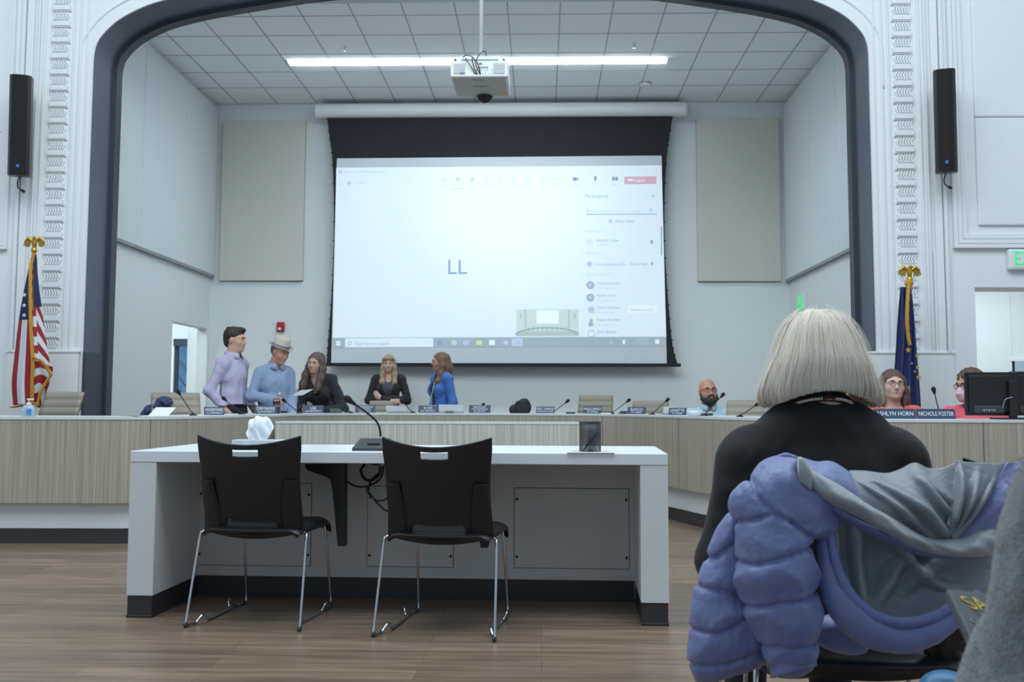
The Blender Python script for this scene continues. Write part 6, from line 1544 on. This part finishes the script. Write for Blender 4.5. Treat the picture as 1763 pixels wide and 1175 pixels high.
# quilting: stitched seams drawn as lines over the coat, sunk into the stuffed shape
def seams(s, lines, depth=0.0065, width=0.005, puffy=0.0030, d=0.06, wr=0.0035):
    L = [[Q(*q, d) for q in ln] for ln in lines]
    rg = random.Random(len(lines)); W = [(rg.uniform(60, 150), rg.uniform(-60, 60), rg.uniform(0, 6.28)) for _ in range(5)]
    def fn(D, X, Y, Z):
        dm = np.full((X.shape[0], 1, Z.shape[2]), 9.0, np.float32)
        for ln in L:
            for a, b in zip(ln, ln[1:]):
                dx, dz = b.x-a.x, b.z-a.z; t = np.clip(((X-a.x)*dx+(Z-a.z)*dz)/(dx*dx+dz*dz), 0, 1)
                dm = np.minimum(dm, np.sqrt((X-a.x-t*dx)**2+(Z-a.z-t*dz)**2))
        n = sum(np.sin(a*X+c*Z+p_+18*Y) for a, c, p_ in W)/2.5
        return D+depth*np.exp(-(dm/width)**2)-puffy*np.clip(dm/0.035, 0, 1)**0.6+wr*np.maximum(1-np.abs(n), 0)**4*np.exp(-dm/0.030)
    s.fn.append(fn)
s = SDF(0.004)
def pr(px, py, r, d): return Q(px, py, d), r*PXM
def pcap(s, a, b, k=0.03):
    A, ra = pr(*a); B, rb = pr(*b); s.cap(A, B, ra, rb, k=k)
pcap(s, (1330, 915, 58, .05), (1336, 985, 57, .055), 0.05); pcap(s, (1336, 985, 57, .055), (1350, 1060, 50, .055), 0.05); pcap(s, (1350, 1060, 50, .055), (1361, 1118, 42, .055), 0.04)
pcap(s, (1337, 853, 46, .05), (1385, 885, 38, .05), 0.04); pcap(s, (1385, 885, 38, .05), (1410, 900, 26, .04), 0.03); pcap(s, (1292, 868, 31, .045), (1300, 880, 30, .045), 0.03)
puff(s, 1342, 808, 36, 19, -18, 0.025, 0.03, 0.02)
wrinkle(s, 0.0045)
seams(s, [[(1255, 903), (1269, 899), (1291, 894), (1315, 884), (1324, 882)], [(1290, 822), (1294, 832), (1296, 850), (1321, 881), (1355, 898), (1385, 920), (1410, 934)], [(1255, 968), (1294, 967), (1331, 955), (1368, 945), (1400, 938)], [(1280, 1046), (1293, 1042), (1328, 1031), (1368, 1027), (1410, 1019)], [(1300, 1114), (1331, 1106), (1365, 1108), (1412, 1103)], [(1310, 1146), (1341, 1147), (1368, 1143), (1412, 1136)]])
sl = s.build('sleeve', m_lav, coat, world=True)
rows = []
for j in range(6):
    z = j/5; row = []
    for i in range(40):
        a = 2*pi*i/40; cx, cy = 1366, 1132+26*z+(-4*cos(a)*z)
        pq = Q(cx+(36+2*sin(a*9))*cos(a), cy-6*cos(a), 0.055+0.045*sin(a)); row.append(pq)
    rows.append(row)
b = MB(); b.grid(rows, closed=True); b.build('cuff', m_lav, sl, world=True, smooth=True, solid=0.006)
# front panel hanging behind the sleeve
s = SDF(0.0045)
puff(s, 1262, 945, 24, 50, 26, -0.02, 0.030, 0.05); puff(s, 1246, 1000, 38, 50, 20, -0.01, 0.040, 0.05); puff(s, 1240, 1062, 46, 54, 8, 0.0, 0.045, 0.05); puff(s, 1240, 1118, 44, 44, 0, 0.005, 0.045, 0.05); puff(s, 1278, 1096, 46, 50, -20, -0.005, 0.04, 0.05); puff(s, 1290, 1010, 34, 90, -10, -0.03, 0.035, 0.05)
puff(s, 1254, 920, 18, 36, 30, -0.005, 0.022, 0.04); puff(s, 1216, 1146, 24, 26, 0, 0.0, 0.03, 0.04)
seams(s, [[(1265, 940), (1237, 963), (1225, 968)], [(1205, 1014), (1247, 1020), (1290, 1031)], [(1190, 1088), (1237, 1091), (1264, 1079), (1300, 1055)], [(1195, 1150), (1247, 1146), (1325, 1118)]], depth=0.0065, d=0.04)
wrinkle(s, 0.0035); fp_ = s.build('front_panel', m_lav, coat, world=True)
def roll(name, pxs, rad, m, n=14, par=None, amp=0.045, sp=6):
    pts = spline([Q(*q) for q in pxs], sp); N = len(pts); rr = []
    for i in range(N):
        f = i/(N-1)*(len(rad)-1); k = min(int(f), len(rad)-2); r = rad[k]+(rad[k+1]-rad[k])*(f-k)
        rr.append(r*PXM*(1+amp*sin(i*1.9)*sin(i*0.7)))
    b = MB(); b.tube(pts, rr, n); return b.build(name, m, par or coat, world=True, smooth=True)
roll('zip_edge', [(1262, 898, 0.0), (1240, 940, 0.0), (1218, 990, 0.0), (1203, 1040, 0.0), (1196, 1090, 0.0), (1196, 1130, 0.0), (1202, 1172, 0.0)], [4, 5, 6, 6, 6, 6], m_lavd, amp=0.05)
roll('hem', [(1200, 1166, 0.0), (1235, 1160, 0.01), (1275, 1147, 0.01), (1312, 1134, 0.0)], [9, 12, 12, 9], m_lav)
# big rolled hem below the lining
hemr = roll('hem', [(1416, 872, .03), (1420, 915, .04), (1424, 960, .05), (1432, 1003, .06), (1458, 1050, .07), (1500, 1083, .075), (1552, 1097, .075), (1602, 1084, .07), (1646, 1056, .06), (1690, 1030, .05)], [11, 13, 15, 20, 30, 31, 27, 24, 19, 15], m_lav, 18)
roll('hem_binding', [(1425, 880, .05), (1431, 930, .06), (1440, 975, .07), (1462, 1022, .085), (1500, 1058, .095), (1548, 1073, .10), (1598, 1066, .09), (1640, 1046, .08)], [6, 8, 9, 10, 10, 9, 9, 8], m_lavd, 12, hemr)
# lining sheets
def lining(name, top, bot, m, bulge=0.03, amp=0.012, seed=0, nu=90, nv=56, dirx=1.0, solid=0.006, d0=0.0, ridges=()):
    a = spline([Q(*q) for q in top], 8); c = spline([Q(*q) for q in bot], 8); rg = random.Random(seed)
    W = [(rg.uniform(4, 16), rg.uniform(-6, 14)*dirx, rg.uniform(0, 6.28), rg.uniform(0.4, 1)) for _ in range(6)]
    def samp(pl, u):
        f = u*(len(pl)-1); i = min(int(f), len(pl)-2); return pl[i].lerp(pl[i+1], f-i)
    rows = []
    for j in range(nv+1):
        v = j/nv; row = []
        for i in range(nu+1):
            u = i/nu; q = samp(a, u).lerp(samp(c, u), v)
            e = min(1, 5*v)*min(1, 5*(1-v))*min(1, 8*u)*min(1, 8*(1-u))
            n = sum(w_*(1-abs(sin(0.5*(fu*u+fv*v)+p_))*1.6) for fu, fv, p_, w_ in W)/len(W)
            h = 0.0
            for (ua, va, ub, vb, wd, ht) in ridges:      # named folds: a ridge from (ua,va) to (ub,vb)
                du, dv = ub-ua, vb-va; L2 = du*du+dv*dv; t = max(0, min(1, ((u-ua)*du+(v-va)*dv)/L2))
                dd = sqrt((u-ua-t*du)**2+(0.6*(v-va-t*dv))**2); h += ht*math.exp(-(dd/wd)**2)*(0.35+0.65*sin(pi*min(1, max(0.02, t))))
            row.append(q-V((0, bulge*sin(pi*v)*sin(pi*u)+amp*n*e+h*e+d0, 0)))
        rows.append(row)
    b = MB(); b.grid(rows); return b.build(name, m, coat, world=True, smooth=True, solid=solid)
# inner pouch (dark, in the shade of the fold above)
lining('pouch_lining', [(1420, 862, .02), (1450, 872, .03), (1500, 898, .03), (1560, 925, .03), (1620, 945, .02), (1720, 948, .0)], [(1426, 985, .05), (1452, 1042, .06), (1500, 1078, .06), (1560, 1090, .06), (1620, 1074, .06), (1720, 1040, .05)], m_lin, bulge=-0.045, amp=0.026, seed=3,
       ridges=((0.30, 0.05, 0.36, 0.95, 0.045, 0.045), (0.62, 0.2, 0.45, 0.8, 0.04, 0.035), (0.8, 0.1, 0.62, 0.6, 0.05, 0.03), (0.08, 0.0, 0.12, 1.0, 0.03, 0.045), (0.5, 0.0, 0.85, 0.6, 0.035, 0.03)))
# upper lining between the neck and the facing
lining('back_lining', [(1462, 812, .0), (1490, 813, .0), (1525, 817, .0), (1550, 810, .0), (1574, 799, .0), (1597, 808, .0), (1622, 807, .0), (1650, 797, .0), (1668, 800, .0)], [(1470, 850, .05), (1500, 875, .06), (1530, 895, .07), (1560, 915, .07), (1590, 930, .07), (1615, 938, .07), (1640, 936, .06), (1650, 930, .06), (1662, 925, .05)], m_lin, bulge=0.035, amp=0.008, seed=8,
       ridges=((0.20, 0.22, 0.75, 0.95, 0.05, 0.03), (0.45, 0.10, 0.72, 0.62, 0.035, 0.028), (0.50, 0.05, 0.95, 0.75, 0.045, 0.024), (0.08, 0.4, 0.55, 0.98, 0.04, 0.022)))
lining('side_lining', [(1646, 794, .03), (1662, 797, .03), (1690, 798, .02), (1712, 800, .01), (1737, 797, .0)], [(1632, 905, .09), (1638, 925, .08), (1645, 930, .08), (1665, 905, .06), (1700, 878, .03)], m_lin, bulge=0.025, amp=0.008, seed=5, nu=60,
       ridges=((0.1, 0.0, 0.15, 0.9, 0.06, 0.03), (0.45, 0.1, 0.35, 0.8, 0.05, 0.02), (0.8, 0.3, 0.5, 0.9, 0.05, 0.018)))
lining('outer_shell', [(1734, 797, .01), (1750, 797, .0), (1775, 800, .0), (1830, 815, .0)], [(1640, 932, .07), (1668, 926, .07), (1720, 905, .06), (1800, 890, .05)], m_lav, bulge=0.02, amp=0.006, seed=6, nu=60)
lining('outer_shell', [(1380, 790, .035), (1405, 797, .03), (1432, 797, .02), (1462, 815, .01)], [(1410, 830, .085), (1440, 850, .08), (1470, 862, .07), (1486, 868, .06)], m_lav, bulge=0.02, amp=0.004, seed=9, nu=50)
# facing: pillowy strip between an upper and a lower edge
def ribbon(name, up, lo, m, bulge, d=0.0, n=12, amp=0.0):
    a = spline([Q(*q) for q in up], 10); c = spline([Q(*q) for q in lo], 10); N = 90; rows = []
    def samp(pl, u):
        f = u*(len(pl)-1); i = min(int(f), len(pl)-2); return pl[i].lerp(pl[i+1], f-i)
    for i in range(N+1):
        u = i/N; A, B = samp(a, u), samp(c, u); row = []
        bl = bulge*(0.55+0.45*min(1, (A-B).length/0.06))
        for k in range(n+1):
            v = k/n; row.append(A.lerp(B, v)-V((0, bl*sin(pi*v)**0.7+d+amp*sin(u*23+v*4)*sin(pi*v)+amp*0.6*sin(u*51-v*6)*sin(pi*v), 0)))
        for k in range(n-1, 0, -1):
            v = k/n; row.append(A.lerp(B, v)+V((0, 0.012*sin(pi*v)-d, 0)))
        rows.append(row)
    b = MB(); b.rings(rows); return b.build(name, m, coat, world=True, smooth=True)
ribbon('shell_edge', [(1378, 832, .075), (1420, 862, .075), (1470, 892, .075), (1530, 918, .075), (1590, 940, .075), (1650, 951, .065), (1715, 955, .05)], [(1388, 842, .07), (1425, 878, .06), (1470, 906, .06), (1530, 936, .06), (1590, 958, .06), (1650, 964, .05), (1715, 962, .04)], m_lavd, 0.02)
ribbon('facing', [(1378, 787, .06), (1399, 809, .075), (1450, 838, .085), (1497, 870, .09), (1540, 894, .09), (1578, 917, .09), (1608, 928, .085), (1655, 926, .08), (1682, 914, .07), (1722, 905, .06)], [(1375, 831, .065), (1396, 846, .075), (1430, 870, .08), (1480, 893, .085), (1530, 922, .085), (1575, 946, .085), (1625, 958, .08), (1665, 961, .075), (1700, 960, .065), (1722, 956, .06)], m_fac, 0.030, amp=0.004)
ribbon('collar_end', [(1374, 787, .085), (1382, 789, .09), (1396, 808, .095)], [(1375, 832, .085), (1386, 838, .09), (1397, 846, .095)], m_fac, 0.010)
roll('zip_edge', [(1372, 790, .04), (1352, 787, .03), (1332, 797, .02), (1310, 815, .02)], [4, 7, 8, 5], m_lavd, amp=0.05)
# tail of the coat seen below the sleeve, behind the hem
s = SDF(0.006); puff(s, 1450, 1082, 46, 26, 8, -0.03, 0.035); puff(s, 1450, 1108, 46, 18, 8, -0.03, 0.03); wrinkle(s, 0.003); s.build('back_panel', m_lav, coat, world=True)

# ---------------------------------------------------------------- person in the fuzzy grey sweater at the right edge
m_fuz = mat('fuzzy_grey_wool', rgb(112, 115, 120), 0.95, nscale=120, namt=0.3, bump=0.8, bscale=260, bdist=0.004, sheen=0.4)
p = Person('person in a fuzzy grey sweater at the right edge, mostly out of frame', V((0.760, 1.18, 1.125)), radians(176), seat=True, size=0.98, hrot=(radians(5), 0, 0), female=True, build=1.0, shw=0.98, vox=0.008)
sh = p.tp((0.17, 0.012, 1.395))
el = p.to_local(P(1782, 1285, 1.17)); wr = p.to_local(V((0.74, 1.46, 0.58)))
dzv = V((0, 0, p.dz))
arms = [(1, el-dzv, wr-dzv), (-1, (-0.25, -0.05, 1.10), (-0.10, -0.33, 1.02))]
p.body(SK1, arms, [p.hand(arms[0], (0, 0.3, -1), 0.6), p.hand(arms[1], (0, 0, -1), 0.5)])
tp_ = p.top(m_fuz, d=0.020, hem=0.86, name='sweater', sleeve=(0.090, 0.082, 0.055), neck=(0.06, 0.065, 0.03), neck_c=(0, -0.015, 1.49), fold=0.006)
p.trousers(cloth('dark_denim', 44, 48, 60))
hm = mat('grey_hair', rgb(130, 124, 118), 0.5, nscale=50, namt=0.2)
t = SDF(0.006); t.ell((0, 0.020, 0.036), (0.087, 0.104, 0.092), k=0.02).chain([(0, 0.075, 0.02), (0, 0.085, -0.10)], [0.07, 0.06], k=0.05); t.ell((0, -0.115, -0.02), (0.066, 0.085, 0.1), k=0.012, op='s'); t.fn.append(streaks(24, 0.0026)); p.hair(t, hm); eyes(p.o, p.HM); lips(p.o, p.HM)
# wool fuzz on the sweater
rg = random.Random(3); me = tp_.data; np_ = len(me.polygons); vv = []; ff = []
for k in range(9000):
    f = me.polygons[rg.randrange(np_)]; c_ = f.center.copy(); nn = f.normal
    d = (nn+V((rg.uniform(-1, 1), rg.uniform(-1, 1), rg.uniform(-1, 1)))*0.8).normalized(); L = rg.uniform(0.004, 0.012)
    sd = d.cross(V((rg.random(), rg.random(), rg.random()))).normalized()*0.00035; m_ = c_+d*L*0.6; e = c_+d*L+V((rg.uniform(-1, 1), rg.uniform(-1, 1), rg.uniform(-1, 1)))*0.003
    i0 = len(vv); vv += [c_-sd, c_+sd, m_+sd, m_-sd, e]; ff += [(i0, i0+1, i0+2, i0+3), (i0+3, i0+2, i0+4)]
fm = bpy.data.meshes.new('wool_fuzz'); fm.from_pydata([tuple(v) for v in vv], [], ff); fm.update()
tag(mesh_obj('wool_fuzz', fm, m_fuz, tp_), kind='stuff')
copy_tree(chair, None, (0.775, 1.17, 0), radians(-6), 'black chair under the person in the fuzzy grey sweater')
# dark folder with gold letters
m_fol = mat('charcoal_leatherette', rgb(72, 76, 80), 0.55, nscale=60, namt=0.08, bump=0.1)
A = P(1631, 1014, 1.52); Bp = P(1790, 1030, 1.60); Cp = P(1690, 1135, 1.36)
ux = (Bp-A).normalized(); uy = (Cp-A); uy = (uy-ux*uy.dot(ux)).normalized(); un = ux.cross(uy)
FM = Matrix(((ux.x, uy.x, un.x, A.x), (ux.y, uy.y, un.y, A.y), (ux.z, uy.z, un.z, A.z), (0, 0, 0, 1)))
fo = thing('folder', A, 'charcoal folder with gold lettering tucked behind the grey sleeve', 'folder'); fo.matrix_basis = FM
sgn = 1 if un.y > 0 else -1
slant = (FM.inverted() @ Cp)
b = MB(); b.prism([(0, 0, 0), (0.24, 0, 0), (0.24+slant.x*0.9, 0.20, 0), (slant.x/slant.y*0.20, 0.20, 0)], (0, 0, sgn*0.010)); b.build('cover', m_fol, fo, bevel=0.002)
b = MB(); b.prism([(0.004, 0.003, sgn*0.010), (0.236, 0.003, sgn*0.010), (0.236, 0.195, sgn*0.010), (slant.x/slant.y*0.195+0.004, 0.195, sgn*0.010)], (0, 0, sgn*0.006)); b.build('back_cover', m_fol, fo)
m_gl = mat('gold_foil', rgb(205, 180, 70), 0.35, 0.5, nscale=60, namt=0.1)
tm = Matrix.Rotation(pi, 4, 'X') if sgn > 0 else Matrix.Identity(4)
lc_ = FM.inverted() @ P(1663, 1029, 1.50)
text('gold_lettering', 'SA', 0.042, (lc_.x-0.006, lc_.y+0.008, -sgn*0.0012), tm, m_gl, fo, 'LEFT', depth=0.0004, world=False, width=0.040)
text('embossed_lettering', 'Chr', 0.016, (FM.inverted() @ P(1665, 1080, 1.44)).to_3d()*1.0 if False else ((FM.inverted() @ P(1668, 1079, 1.45)).x, (FM.inverted() @ P(1668, 1079, 1.45)).y, -sgn*0.0008), tm, M['grey_plastic'], fo, 'LEFT', depth=0.0003, world=False)
# blue bag on the floor
m_bb = puffer('blue_nylon', 40, 106, 148)
bq = P(1655, 1165, 1.92)
t = thing('blue_bag', (bq.x, 1.92, 0), 'bright blue zipped bag on the floor behind the folder', 'bag')
zt = P(1655, 1140, 1.92).z
s = SDF(0.006); s.ell((0.01, 0, zt*0.45), (0.085, 0.075, zt*0.48), k=0.03).ell((-0.03, 0, zt-0.09), (0.05, 0.05, 0.075), k=0.02).ell((0.045, 0.0, zt-0.065), (0.055, 0.05, 0.06), k=0.015)
s.fn.append(floor_clip(0.003)); s.fn.append(folds(0.005, 45, 30, 35)); s.build('bag_body', m_bb, t)
b = MB(); b.tube(spline([(-0.015, -0.055, zt-0.03), (0.02, -0.058, zt-0.012), (0.06, -0.05, zt-0.012), (0.10, -0.04, zt-0.02)], 5), 0.006, 6); z_ = b.build('zip', M['dark_grey'], t, smooth=True)
b = MB(); b.ell((-0.012, -0.062, zt-0.03), (0.006, 0.004, 0.012), u=10, v=8); b.build('zip_pull', M['chrome'], z_, smooth=True)

# repeats carry the name of their set
GROUPS = {'name_plate': 'navy name plates along the dais', 'desk_microphone': 'gooseneck microphones along the dais', 'stacking_chair': 'black wire-legged stacking chairs',
          'laptop': 'laptops on the dais', 'computer_monitor': 'black monitors at the right end of the dais', 'column_loudspeaker': 'column loudspeakers beside the arch',
          'acoustic_panel': 'beige acoustic panels on the back wall', 'acoustic_wall_panel': 'white fabric panels on the stage walls', 'exit_sign': 'green exit signs', 'flag': 'flags on eagle poles beside the arch'}
for o in SC.objects:
    if o.parent is None and o.get('label') and o.name.split('.')[0] in GROUPS: o['group'] = GROUPS[o.name.split('.')[0]]
